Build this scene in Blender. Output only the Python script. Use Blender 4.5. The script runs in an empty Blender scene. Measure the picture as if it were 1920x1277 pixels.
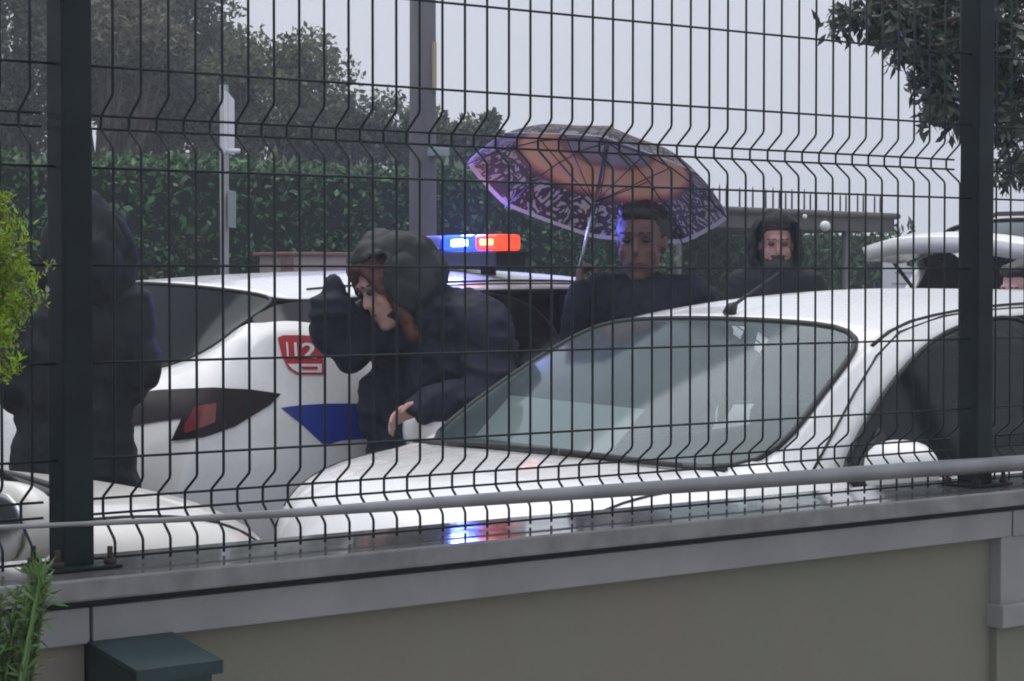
import bpy, bmesh, math, random
import numpy as np
from mathutils import Vector, Matrix, noise
from mathutils.bvhtree import BVHTree

random.seed(7); RNG = np.random.default_rng(7)
R = math.radians
scene = bpy.context.scene
C = scene.collection

# ------------------------------------------------------------------ camera, sky, sun, exposure
CAM_Z, YAW, PITCH, FPX = 1.5, R(39.4), R(1.61), 4200.0
cam_data = bpy.data.cameras.new('camera'); cam = bpy.data.objects.new('camera', cam_data); C.objects.link(cam)
cam.location = (0, 0, CAM_Z); cam.rotation_euler = (R(90) - PITCH, 0, -YAW)
cam_data.sensor_width = 36; cam_data.lens = 36 * FPX / 1920; cam_data.clip_start = 0.05; cam_data.clip_end = 3000
scene.camera = cam

world = bpy.data.worlds.new('World'); scene.world = world; world.use_nodes = True
wn = world.node_tree; wn.nodes.clear()
sky = wn.nodes.new('ShaderNodeTexSky'); sky.sky_type = 'NISHITA'; sky.sun_disc = False
sky.sun_elevation = R(76); sky.sun_rotation = R(0); sky.air_density = 2.0; sky.dust_density = 6.0
bg1 = wn.nodes.new('ShaderNodeBackground'); bg1.inputs['Strength'].default_value = 0.06
bg2 = wn.nodes.new('ShaderNodeBackground'); bg2.inputs['Color'].default_value = (0.545, 0.57, 0.645, 1); bg2.inputs['Strength'].default_value = 1.0
mixw = wn.nodes.new('ShaderNodeMixShader'); mixw.inputs[0].default_value = 0.9
wo = wn.nodes.new('ShaderNodeOutputWorld')
wn.links.new(sky.outputs[0], bg1.inputs['Color']); wn.links.new(bg1.outputs[0], mixw.inputs[1])
wn.links.new(bg2.outputs[0], mixw.inputs[2]); wn.links.new(mixw.outputs[0], wo.inputs['Surface'])

sun_d = bpy.data.lights.new('sun', 'SUN'); sun_d.energy = 1.5; sun_d.angle = R(70); sun_d.color = (1.0, 0.985, 0.96)
sun = bpy.data.objects.new('sun', sun_d); C.objects.link(sun)
sun.rotation_euler = (R(-14), 0, R(0))          # high diffuse sun behind the cloud
scene.view_settings.view_transform = 'Standard'; scene.view_settings.look = 'None'
scene.view_settings.exposure = 0.45; scene.view_settings.gamma = 1.0
scene.render.engine = 'CYCLES'
scene.cycles.use_denoising = True; scene.cycles.filter_width = 1.9
scene.cycles.max_bounces = 8; scene.cycles.transparent_max_bounces = 16
scene.cycles.sample_clamp_indirect = 4.0

FW = Vector((math.sin(YAW), math.cos(YAW), 0)); RT = Vector((math.cos(YAW), -math.sin(YAW), 0)); UP = Vector((0, 0, 1))
CAMP = Vector((0, 0, CAM_Z))
def ray(u, v):
    f = FW * math.cos(PITCH) - UP * math.sin(PITCH); up = UP * math.cos(PITCH) + FW * math.sin(PITCH)
    return f + RT * ((u - 960) / FPX) + up * ((638.5 - v) / FPX)
def at(u, v, depth):
    """a surveyed point: bearing (u, v) and horizontal distance in metres along the view axis"""
    d = ray(u, v); return CAMP + d * (depth / d.dot(FW))

# ------------------------------------------------------------------ materials
def M(name, col, rough=0.5, metal=0.0, spec=0.5, coat=0.0, noise_scale=None, noise_amt=0.15, bump=0.0, bump_scale=None,
      emit=None, emit_s=0.0, island=0.0, col2=None, trans=0.0, aniso=None, rough_var=0.0):
    m = bpy.data.materials.new(name); m.use_nodes = True; nt = m.node_tree; b = nt.nodes['Principled BSDF']
    b.inputs['Base Color'].default_value = (*col, 1); b.inputs['Roughness'].default_value = rough
    b.inputs['Metallic'].default_value = metal; b.inputs['Specular IOR Level'].default_value = spec
    if coat: b.inputs['Coat Weight'].default_value = coat; b.inputs['Coat Roughness'].default_value = 0.06
    if emit: b.inputs['Emission Color'].default_value = (*emit, 1); b.inputs['Emission Strength'].default_value = emit_s
    cur = None
    if noise_scale:
        tc = nt.nodes.new('ShaderNodeTexCoord'); mp = nt.nodes.new('ShaderNodeMapping')
        if aniso: mp.inputs['Scale'].default_value = aniso
        nz = nt.nodes.new('ShaderNodeTexNoise'); nz.inputs['Scale'].default_value = noise_scale; nz.inputs['Detail'].default_value = 6
        nt.links.new(tc.outputs['Object'], mp.inputs[0]); nt.links.new(mp.outputs[0], nz.inputs['Vector'])
        mx = nt.nodes.new('ShaderNodeMix'); mx.data_type = 'RGBA'
        c2 = col2 or tuple(max(0, c * (1 - noise_amt)) for c in col); c1 = col if col2 else tuple(min(1, c * (1 + noise_amt)) for c in col)
        mx.inputs[6].default_value = (*c1, 1); mx.inputs[7].default_value = (*c2, 1)
        rp = nt.nodes.new('ShaderNodeMapRange'); rp.inputs[1].default_value = 0.35; rp.inputs[2].default_value = 0.65
        nt.links.new(nz.outputs['Fac'], rp.inputs[0]); nt.links.new(rp.outputs[0], mx.inputs[0]); cur = mx.outputs[2]
        if rough_var:
            rr = nt.nodes.new('ShaderNodeMapRange'); rr.inputs[1].default_value = 0.3; rr.inputs[2].default_value = 0.7
            rr.inputs[3].default_value = max(0.02, rough - rough_var); rr.inputs[4].default_value = rough + rough_var
            nt.links.new(nz.outputs['Fac'], rr.inputs[0]); nt.links.new(rr.outputs[0], b.inputs['Roughness'])
    if island:
        g = nt.nodes.new('ShaderNodeNewGeometry'); hs = nt.nodes.new('ShaderNodeHueSaturation')
        mr = nt.nodes.new('ShaderNodeMapRange'); mr.inputs[3].default_value = 1 - island; mr.inputs[4].default_value = 1 + island
        nt.links.new(g.outputs['Random Per Island'], mr.inputs[0]); nt.links.new(mr.outputs[0], hs.inputs['Value'])
        mr2 = nt.nodes.new('ShaderNodeMapRange'); mr2.inputs[3].default_value = 0.47; mr2.inputs[4].default_value = 0.53
        nt.links.new(g.outputs['Random Per Island'], mr2.inputs[0]); nt.links.new(mr2.outputs[0], hs.inputs['Hue'])
        if cur: nt.links.new(cur, hs.inputs['Color'])
        else: hs.inputs['Color'].default_value = (*col, 1)
        cur = hs.outputs[0]
    if cur: nt.links.new(cur, b.inputs['Base Color'])
    if bump:
        tc = nt.nodes.new('ShaderNodeTexCoord'); n2 = nt.nodes.new('ShaderNodeTexNoise'); n2.inputs['Scale'].default_value = bump_scale or 40
        n2.inputs['Detail'].default_value = 4
        bp = nt.nodes.new('ShaderNodeBump'); bp.inputs['Strength'].default_value = bump; bp.inputs['Distance'].default_value = 0.01
        nt.links.new(tc.outputs['Object'], n2.inputs['Vector']); nt.links.new(n2.outputs['Fac'], bp.inputs['Height']); nt.links.new(bp.outputs[0], b.inputs['Normal'])
    if trans:
        out = nt.nodes['Material Output']; tr = nt.nodes.new('ShaderNodeBsdfTranslucent'); ms = nt.nodes.new('ShaderNodeMixShader')
        ms.inputs[0].default_value = trans
        if cur: nt.links.new(cur, tr.inputs['Color'])
        else: tr.inputs['Color'].default_value = (*col, 1)
        nt.links.new(b.outputs[0], ms.inputs[1]); nt.links.new(tr.outputs[0], ms.inputs[2]); nt.links.new(ms.outputs[0], out.inputs['Surface'])
    return m

def glass_mat(name, tint, haze, haze_col):
    """car glass: tinted see-through, mirror reflection by Fresnel, and a film of rain and condensation"""
    m = bpy.data.materials.new(name); m.use_nodes = True; nt = m.node_tree; nt.nodes.clear()
    out = nt.nodes.new('ShaderNodeOutputMaterial'); t = nt.nodes.new('ShaderNodeBsdfTransparent'); t.inputs[0].default_value = (*tint, 1)
    d = nt.nodes.new('ShaderNodeBsdfDiffuse'); d.inputs[0].default_value = (*haze_col, 1)
    tc = nt.nodes.new('ShaderNodeTexCoord'); nz = nt.nodes.new('ShaderNodeTexNoise'); nz.inputs['Scale'].default_value = 3.2; nz.inputs['Detail'].default_value = 7
    nt.links.new(tc.outputs['Object'], nz.inputs['Vector'])
    mr = nt.nodes.new('ShaderNodeMapRange'); mr.inputs[1].default_value = 0.3; mr.inputs[2].default_value = 0.7
    mr.inputs[3].default_value = haze * 0.7; mr.inputs[4].default_value = haze * 1.3
    nt.links.new(nz.outputs['Fac'], mr.inputs[0])
    m1 = nt.nodes.new('ShaderNodeMixShader'); nt.links.new(mr.outputs[0], m1.inputs[0]); nt.links.new(t.outputs[0], m1.inputs[1]); nt.links.new(d.outputs[0], m1.inputs[2])
    g = nt.nodes.new('ShaderNodeBsdfGlossy'); g.inputs['Color'].default_value = (.8, .86, .88, 1); g.inputs['Roughness'].default_value = 0.08
    fr = nt.nodes.new('ShaderNodeFresnel'); fr.inputs[0].default_value = 1.45
    m2 = nt.nodes.new('ShaderNodeMixShader'); nt.links.new(fr.outputs[0], m2.inputs[0]); nt.links.new(m1.outputs[0], m2.inputs[1]); nt.links.new(g.outputs[0], m2.inputs[2])
    nt.links.new(m2.outputs[0], out.inputs['Surface'])
    return m

MAT = dict(
    white=M('white_car_paint', (0.83, 0.83, 0.83), 0.28, coat=0.6, noise_scale=14, noise_amt=0.03, rough_var=0.08, bump=0.05, bump_scale=160),
    cream=M('cream_car_paint', (0.72, 0.70, 0.66), 0.3, coat=0.5, noise_scale=10, noise_amt=0.04),
    cabin=M('dark_cabin_lining', (0.03, 0.031, 0.033), 0.8),
    rubber=M('black_rubber', (0.015, 0.015, 0.016), 0.55),
    black_gloss=M('black_gloss', (0.012, 0.012, 0.014), 0.12),
    chrome=M('dull_chrome', (0.55, 0.56, 0.58), 0.25, metal=1.0),
    rim=M('alloy', (0.4, 0.41, 0.42), 0.35, metal=0.9),
    windshield=glass_mat('fogged_windscreen', (0.72, 0.80, 0.80), 0.36, (0.15, 0.205, 0.215)),
    sideglass=glass_mat('dark_side_glass', (0.16, 0.18, 0.19), 0.06, (0.10, 0.12, 0.12)),
    rearglass=glass_mat('tinted_rear_glass', (0.06, 0.065, 0.07), 0.05, (0.08, 0.10, 0.12)),
    lamp_red=M('tail_lamp_red', (0.15, 0.014, 0.018), 0.25, coat=0.3),
    lamp_dark=M('smoked_lamp', (0.012, 0.006, 0.008), 0.3, spec=.2),
    lamp_clear=M('clear_lamp', (0.55, 0.57, 0.6), 0.08, metal=0.6, coat=1.0),
    dash=M('dashboard_grey', (0.06, 0.065, 0.07), 0.7),
    seat=M('seat_cloth', (0.05, 0.052, 0.06), 0.9),
    paper=M('pale_paper', (0.75, 0.77, 0.76), 0.8),
    police_blue=M('police_blue_film', (0.012, 0.035, 0.30), 0.3),
    sticker_red=M('sticker_red', (0.48, 0.03, 0.04), 0.4),
    sticker_white=M('sticker_white', (0.78, 0.78, 0.78), 0.4),
    fence=M('dark_green_fence_coat', (0.009, 0.016, 0.019), 0.5, spec=.3, noise_scale=30, noise_amt=0.25),
    post=M('dark_green_post_coat', (0.004, 0.011, 0.013), 0.5, spec=.25, noise_scale=9, noise_amt=0.3, rough_var=0.1),
    galv=M('grey_steel', (0.24, 0.24, 0.25), 0.38, metal=0.4, noise_scale=8, noise_amt=0.15),
    rust=M('rusty_bolt', (0.035, 0.02, 0.018), 0.8),
    coping=M('wet_stone_coping', (0.165, 0.165, 0.165), 0.08, noise_scale=16, noise_amt=0.22, bump=0.06, bump_scale=7, rough_var=0.06, coat=0.8),
    trim=M('grey_trim_render', (0.25, 0.248, 0.25), 0.6, noise_scale=6, noise_amt=0.12, bump=0.08, bump_scale=60),
    wall=M('olive_grey_plaster', (0.188, 0.190, 0.146), 0.85, noise_scale=1.9, col2=(0.215, 0.178, 0.150), aniso=(1, 1, .7), bump=0.15, bump_scale=90),
    mailbox=M('dark_green_sheet_metal', (0.010, 0.030, 0.032), 0.35, noise_scale=12, noise_amt=0.2),
    asphalt=M('wet_asphalt', (0.05, 0.05, 0.053), 0.3, noise_scale=30, noise_amt=0.3, bump=0.3, bump_scale=120),
    pave=M('concrete_paving', (0.26, 0.26, 0.255), 0.5, noise_scale=5, noise_amt=0.15),
    ground=M('ground_earth', (0.07, 0.09, 0.045), 0.9, noise_scale=0.5, noise_amt=0.3),
    paint=M('road_paint', (0.6, 0.6, 0.6), 0.5, noise_scale=12, noise_amt=0.15),
    bark=M('bark', (0.07, 0.055, 0.042), 0.9, noise_scale=12, noise_amt=0.4, bump=0.5, bump_scale=25),
    hedge=M('hedge_leaf', (0.047, 0.112, 0.042), 0.55, island=0.75, noise_scale=0.8, noise_amt=0.3, trans=0.25),
    hedge_tip=M('hedge_young_leaf', (0.20, 0.27, 0.16), 0.5, island=0.5, trans=0.3),
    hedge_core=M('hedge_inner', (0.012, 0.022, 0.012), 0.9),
    leaf_a=M('tree_leaf_dark', (0.080, 0.102, 0.066), 0.6, island=0.6, noise_scale=0.35, noise_amt=0.35, trans=0.3),
    leaf_b=M('tree_leaf_olive', (0.105, 0.112, 0.062), 0.6, island=0.6, noise_scale=0.35, noise_amt=0.3, trans=0.3),
    leaf_c=M('tree_leaf_brown', (0.112, 0.108, 0.072), 0.6, island=0.5, noise_scale=0.35, noise_amt=0.3, trans=0.3),
    leaf_near=M('glossy_leaf', (0.045, 0.062, 0.045), 0.35, island=0.6, trans=0.2),
    conifer=M('conifer_yellow_green', (0.25, 0.34, 0.03), 0.6, island=0.6, noise_scale=9, noise_amt=0.3, trans=0.4),
    sprig=M('sprig_green', (0.12, 0.20, 0.06), 0.6, island=0.6, trans=0.3),
    flower=M('grey_flower_tip', (0.33, 0.33, 0.30), 0.8, island=0.3),
    pole=M('weathered_pole', (0.13, 0.125, 0.135), 0.7, noise_scale=5, noise_amt=0.25, aniso=(1, 1, 0.2)),
    yellow=M('yellow_tag', (0.45, 0.38, 0.20), 0.6),
    signwhite=M('sign_white', (0.72, 0.73, 0.76), 0.4),
    signgrey=M('sign_grey_green', (0.25, 0.32, 0.32), 0.4),
    print_grey=M('print_grey', (0.42, 0.42, 0.42), 0.7),
    fascia=M('brown_fascia', (0.085, 0.07, 0.075), 0.6, noise_scale=4, noise_amt=0.2),
    lamp_globe=M('opal_globe', (0.8, 0.8, 0.8), 0.3),
    cabinet=M('cabinet_cream', (0.42, 0.34, 0.32), 0.6, noise_scale=5, noise_amt=0.12),
    cabinet_red=M('cabinet_red_trim', (0.21, 0.11, 0.10), 0.6),
    skin=M('skin', (0.40, 0.20, 0.165), 0.5, noise_scale=20, noise_amt=0.08),
    skin_shaded=M('shaded_skin', (0.15, 0.075, 0.066), 0.6, noise_scale=20, noise_amt=0.1),  # shadow on the umbrella holder's face is put into this skin colour
    skin_pale=M('skin_pale', (0.50, 0.29, 0.255), 0.5, noise_scale=20, noise_amt=0.08),
    hair=M('auburn_hair', (0.085, 0.022, 0.018), 0.5, noise_scale=60, noise_amt=0.4, aniso=(1, 1, 0.15)),
    hair_dark=M('dark_hair', (0.014, 0.012, 0.012), 0.5),
    jacket_beacon_blue=M('navy_jacket_beacon_tint', (0.012, 0.014, 0.028), 0.72, spec=.22, noise_scale=25, noise_amt=0.25, bump=0.25, bump_scale=35),  # navy cloth made bluer: the beacon's blue light is partly in the colour
    jacket_black=M('black_jacket', (0.009, 0.010, 0.012), 0.72, spec=.22, noise_scale=25, noise_amt=0.25, bump=0.25, bump_scale=35),
    coat_grey=M('charcoal_coat', (0.013, 0.016, 0.019), 0.72, spec=.22, noise_scale=12, noise_amt=0.35, bump=0.2, bump_scale=25),
    hood_grey=M('grey_hood', (0.024, 0.027, 0.029), 0.6, spec=.22, noise_scale=18, noise_amt=0.3, bump=0.3, bump_scale=40),
    trousers=M('dark_trousers', (0.018, 0.018, 0.022), 0.8),
    shoes=M('black_shoes', (0.012, 0.012, 0.012), 0.4),
    lip=M('lip', (0.16, 0.05, 0.05), 0.5),
    eye=M('dark_eye', (0.02, 0.015, 0.012), 0.2),
    mask=M('pale_cloth', (0.55, 0.56, 0.54), 0.8),
    lens_blue=M('lit_blue_lens', (0.02, 0.05, 0.6), 0.2, emit=(0.008, 0.03, 1.0), emit_s=5.0),
    lens_core=M('lit_blue_core', (0.6, 0.7, 1.0), 0.2, emit=(0.45, 0.62, 1.0), emit_s=16.0),
    lens_red=M('lit_red_lens', (0.6, 0.03, 0.02), 0.2, emit=(1.0, 0.05, 0.02), emit_s=1.6),
    lens_red_core=M('lit_red_core', (0.8, 0.2, 0.1), 0.2, emit=(1.0, 0.22, 0.08), emit_s=4.0),
    lens_off=M('unlit_blue_lens', (0.10, 0.12, 0.22), 0.15),
)

# ------------------------------------------------------------------ object helpers
def link(name, me, mat=None, parent=None, smooth=True):
    o = bpy.data.objects.new(name, me); C.objects.link(o)
    if mat is not None and not me.materials:
        me.materials.append(MAT[mat] if isinstance(mat, str) else mat)
    if parent is not None: o.parent = parent
    if smooth and len(me.polygons): me.polygons.foreach_set('use_smooth', [True] * len(me.polygons))
    return o
def tag(o, label, cat, group=None):
    o['label'] = label; o['category'] = cat
    if group: o['group'] = group
    return o
def struct(o): o['kind'] = 'structure'; return o
def empty(name, loc=(0, 0, 0), rz=0):
    o = bpy.data.objects.new(name, None); C.objects.link(o); o.location = loc; o.rotation_euler = (0, 0, rz); o.empty_display_size = 0.2
    return o
def mesh_of(bm, name='m'):
    me = bpy.data.meshes.new(name); bm.normal_update(); bm.to_mesh(me); bm.free(); return me
def box_bm(x0, x1, y0, y1, z0, z1, bevel=0.0, seg=2, bm=None):
    own = bm is None; b2 = bmesh.new()
    bmesh.ops.create_cube(b2, size=1)
    for v in b2.verts:
        v.co = Vector((x0 + (v.co.x + .5) * (x1 - x0), y0 + (v.co.y + .5) * (y1 - y0), z0 + (v.co.z + .5) * (z1 - z0)))
    if bevel: bmesh.ops.bevel(b2, geom=b2.edges[:], offset=bevel, segments=seg, affect='EDGES', profile=0.6)
    if own: return b2
    me = bpy.data.meshes.new('t'); b2.to_mesh(me); b2.free(); bm.from_mesh(me); bpy.data.meshes.remove(me); return bm
def box(name, x0, x1, y0, y1, z0, z1, mat, parent=None, bevel=0.003):
    o = link(name, mesh_of(box_bm(x0, x1, y0, y1, z0, z1, bevel)), mat, parent, smooth=False)
    return o
def tube_bm(pts, rad, sides=8, bm=None, cap=True):
    pts = [Vector(p) for p in pts]; n = len(pts)
    rad = [rad] * n if not hasattr(rad, '__len__') else rad
    bm = bm or bmesh.new(); rings = []; prev = None
    for i, p in enumerate(pts):
        t = (pts[min(i + 1, n - 1)] - pts[max(i - 1, 0)]).normalized()
        if prev is None:
            a = Vector((0, 0, 1)) if abs(t.z) < 0.9 else Vector((1, 0, 0)); u = t.cross(a).normalized()
        else:
            u = (prev - t * prev.dot(t)).normalized()
        prev = u; w = t.cross(u)
        rings.append([bm.verts.new(p + (u * math.cos(2 * math.pi * k / sides) + w * math.sin(2 * math.pi * k / sides)) * rad[i]) for k in range(sides)])
    for a, b in zip(rings, rings[1:]):
        for k in range(sides):
            bm.faces.new((a[k], a[(k + 1) % sides], b[(k + 1) % sides], b[k]))
    if cap:
        bm.faces.new(rings[0][::-1]); bm.faces.new(rings[-1])
    return bm
def tube(name, pts, rad, mat, parent=None, sides=8):
    return link(name, mesh_of(tube_bm(pts, rad, sides)), mat, parent)
def evaluated(me, mods):
    o = bpy.data.objects.new('tmp', me); C.objects.link(o)
    for kind, kw in mods:
        md = o.modifiers.new('m', kind)
        for k, v in kw.items(): setattr(md, k, v)
    dg = bpy.context.evaluated_depsgraph_get(); dg.update()
    out = bpy.data.meshes.new_from_object(o.evaluated_get(dg))
    bpy.data.objects.remove(o); return out

# ------------------------------------------------------------------ ground
def sheet(name, x0, x1, y0, y1, z, mat):
    bm = bmesh.new(); vs = [bm.verts.new(p) for p in ((x0, y0, z), (x1, y0, z), (x1, y1, z), (x0, y1, z))]; bm.faces.new(vs)
    return struct(link(name, mesh_of(bm), mat, smooth=False))
sheet('ground', -800, 800, -300, 1500, -0.12, 'ground')
sheet('road', -120, 160, 3.55, 10.6, -0.0, 'asphalt')
struct(box('pavement', -120, 160, 10.6, 11.55, -0.1, 0.12, 'pave', bevel=0.01))
struct(box('yard_paving', -12, 16, -8, 3.02, -0.11, 0.30, 'pave', bevel=0.01))
for k in range(14):
    struct(box('road_marking', -20 + k * 4.0, -18.2 + k * 4.0, 8.3, 8.42, 0.003, 0.007, 'paint', bevel=0))

# ------------------------------------------------------------------ garden wall with coping, trim and panels
FY = 3.12                                    # fence line
CT = 1.0485                                  # coping top
wall = empty('garden_wall', (0, 0, 0))
tag(wall, 'olive grey plastered garden wall with wet stone coping under the mesh fence', 'wall')
box('wall_body', -6, 12, 3.05, 3.24, -0.1, 1.0, 'wall', wall, bevel=0)
for x0, x1 in ((-6, -1.3), (-1.296, 1.05), (1.054, 4.6), (4.604, 7.0), (7.004, 12)):
    box('coping_slab', x0, x1, FY - 0.128, FY + 0.135, 1.014, CT, 'coping', wall, bevel=0.004)
box('drip_shadow_strip', -6, 12, FY - 0.085, 3.06, 0.999, 1.016, 'rubber', wall, bevel=0)  # black strip paints the shadow line in the drip gap below the coping
for x0, x1 in ((-6, 1.650), (1.656, 3.862), (3.868, 12)):
    box('trim_band', x0, x1, 3.016, 3.08, 0.946, 1.001, 'trim', wall, bevel=0.002)
box('pilaster', 0.9, 1.651, 3.034, 3.09, -0.1, 0.947, 'wall', wall, bevel=0.002)
box('trim_upright', 3.832, 3.96, 3.020, 3.09, 0.80, 0.9475, 'trim', wall, bevel=0.003)
box('trim_foot', 3.822, 3.98, 3.006, 3.09, 0.752, 0.802, 'trim', wall, bevel=0.004)
box('pilaster', 3.832, 4.5, 3.030, 3.09, -0.1, 0.754, 'wall', wall, bevel=0.002)

# letter box on the wall
mb = empty('letter_box', (1.72, 3.03, 0.7)); tag(mb, 'small dark green sheet metal letter box fixed under the trim band', 'letter box')
bm = bmesh.new()
w, d = 0.066, 0.145
pr = [(0.02, 0.245), (-d, 0.215), (-d, -0.2), (0.02, -0.2)]
L_ = [bm.verts.new((-w, y, z)) for y, z in pr]; R_ = [bm.verts.new((w, y, z)) for y, z in pr]
bm.faces.new(L_[::-1]); bm.faces.new(R_)
for k in range(4): bm.faces.new((L_[k], L_[(k + 1) % 4], R_[(k + 1) % 4], R_[k]))
bmesh.ops.recalc_face_normals(bm, faces=bm.faces[:]); bmesh.ops.bevel(bm, geom=bm.edges[:], offset=0.003, segments=2, affect='EDGES')
link('case', mesh_of(bm), 'mailbox', mb, smooth=False)
bm = bmesh.new()
pr = [(0.02, 0.255), (-d - 0.016, 0.225), (-d - 0.016, 0.205), (-d - 0.010, 0.205), (-d - 0.010, 0.217), (0.02, 0.247)]
L_ = [bm.verts.new((-w - .008, y, z)) for y, z in pr]; R_ = [bm.verts.new((w + .008, y, z)) for y, z in pr]
bm.faces.new(L_[::-1]); bm.faces.new(R_)
for k in range(6): bm.faces.new((L_[k], L_[(k + 1) % 6], R_[(k + 1) % 6], R_[k]))
bmesh.ops.recalc_face_normals(bm, faces=bm.faces[:])
link('lid', mesh_of(bm), 'mailbox', mb, smooth=False)
box('slot_flap', -0.05, 0.05, -d - 0.006, -d + 0.001, 0.12, 0.155, 'mailbox', mb, 0.002)

# ------------------------------------------------------------------ mesh fence
fence = empty('mesh_fence', (0, FY, CT)); tag(fence, 'dark green welded wire mesh fence with square posts on the wall', 'fence')
def zz(z): return z - CT
def wire_profile():
    p = [(0, 1.052)]
    def fold(z0, z1, z2, z3): p.extend([(0, z0), (0.003, z0 + .006), (0.036, z1), (0.038, z1 + .004), (0.038, z2 - .004), (0.036, z2), (0.003, z3 - .006), (0, z3)])
    fold(1.082, 1.120, 1.153, 1.183); fold(1.7005, 1.733, 1.757, 1.791)
    p.append((0, 2.29)); return p
vme = mesh_of(tube_bm([(0, d_, zz(z)) for d_, z in wire_profile()], 0.0023, 6)); vme.materials.append(MAT['fence'])
HZ = [(1.060, 0), (1.1245, .038), (1.1490, .038), (1.217, 0), (1.367, 0), (1.519, 0), (1.671, 0), (1.735, .038), (1.756, .038), (1.829, 0), (1.981, 0), (2.133, 0), (2.28, 0)]
POSTS = [-2.706, -0.515, 1.676, 3.868, 6.06, 8.25]
for pi, (a, b) in enumerate(zip(POSTS, POSTS[1:])):
    k = 0
    x = {1.676: 1.7525}.get(a, a + 0.066)
    while x < b - 0.045:
        o = link('vertical_wire', vme, None, fence); o.location = (x, 0, 0); x += 0.0502
    hme = mesh_of(tube_bm([(a + 0.027, 0, 0), (b - 0.027, 0, 0)], 0.0023, 6)); hme.materials.append(MAT['fence'])
    for z, d_ in HZ:
        o = link('horizontal_wire', hme, None, fence); o.location = (0, d_ - 0.0036 if d_ == 0 else d_ + .0034, zz(z))
pme = mesh_of(box_bm(-0.026, 0.026, -0.026, 0.026, 0.004, 1.36, 0.004)); pme.materials.append(MAT['post'])
bpm = mesh_of(box_bm(-0.06, 0.06, -0.055, 0.055, 0.001, 0.007, 0.002)); bpm.materials.append(MAT['post'])
capm = mesh_of(box_bm(-0.029, 0.029, -0.029, 0.029, 1.358, 1.372, 0.004)); capm.materials.append(MAT['rubber'])
bm = tube_bm([(0, 0, 0.004), (0, 0, 0.034)], 0.0045, 8); tube_bm([(0, 0, 0.006), (0, 0, 0.016)], 0.0095, 6, bm)
bolt = mesh_of(bm); bolt.materials.append(MAT['rust'])
clipm = mesh_of(box_bm(-0.032, 0.032, -0.03, 0.012, -0.012, 0.012, 0.002)); clipm.materials.append(MAT['post'])
for px_ in POSTS:
    p = link('post', pme, None, fence, smooth=False); p.location = (px_, 0, 0)
    q = link('base_plate', bpm, None, p, smooth=False)
    link('post_cap', capm, None, p, smooth=False)
    for sx in (-1, 1):
        for sy in (-1, 1):
            b_ = link('anchor_bolt', bolt, None, p); b_.location = (sx * 0.045, sy * 0.04, 0)

# long tapered grey pole lying along the post fronts
pol = [at(u, v, 1) for u, v in ((-420, 1004), (0, 989), (300, 976), (560, 961), (800, 944), (1000, 930), (1400, 903), (1700, 882), (1920, 868), (2300, 842))]
pts = []
for p in pol:
    d = p - CAMP; t = (FY - 0.047) / d.y; pts.append(CAMP + d * t)
rad = [0.0035, 0.0038, 0.0045, 0.0075, 0.0105, 0.012, 0.0145, 0.0165, 0.0175, 0.018]
tag(tube('rail_pole', pts, rad, 'galv', None, 14), 'long grey tapered metal pole laid across the fronts of the fence posts', 'pole')

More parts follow.
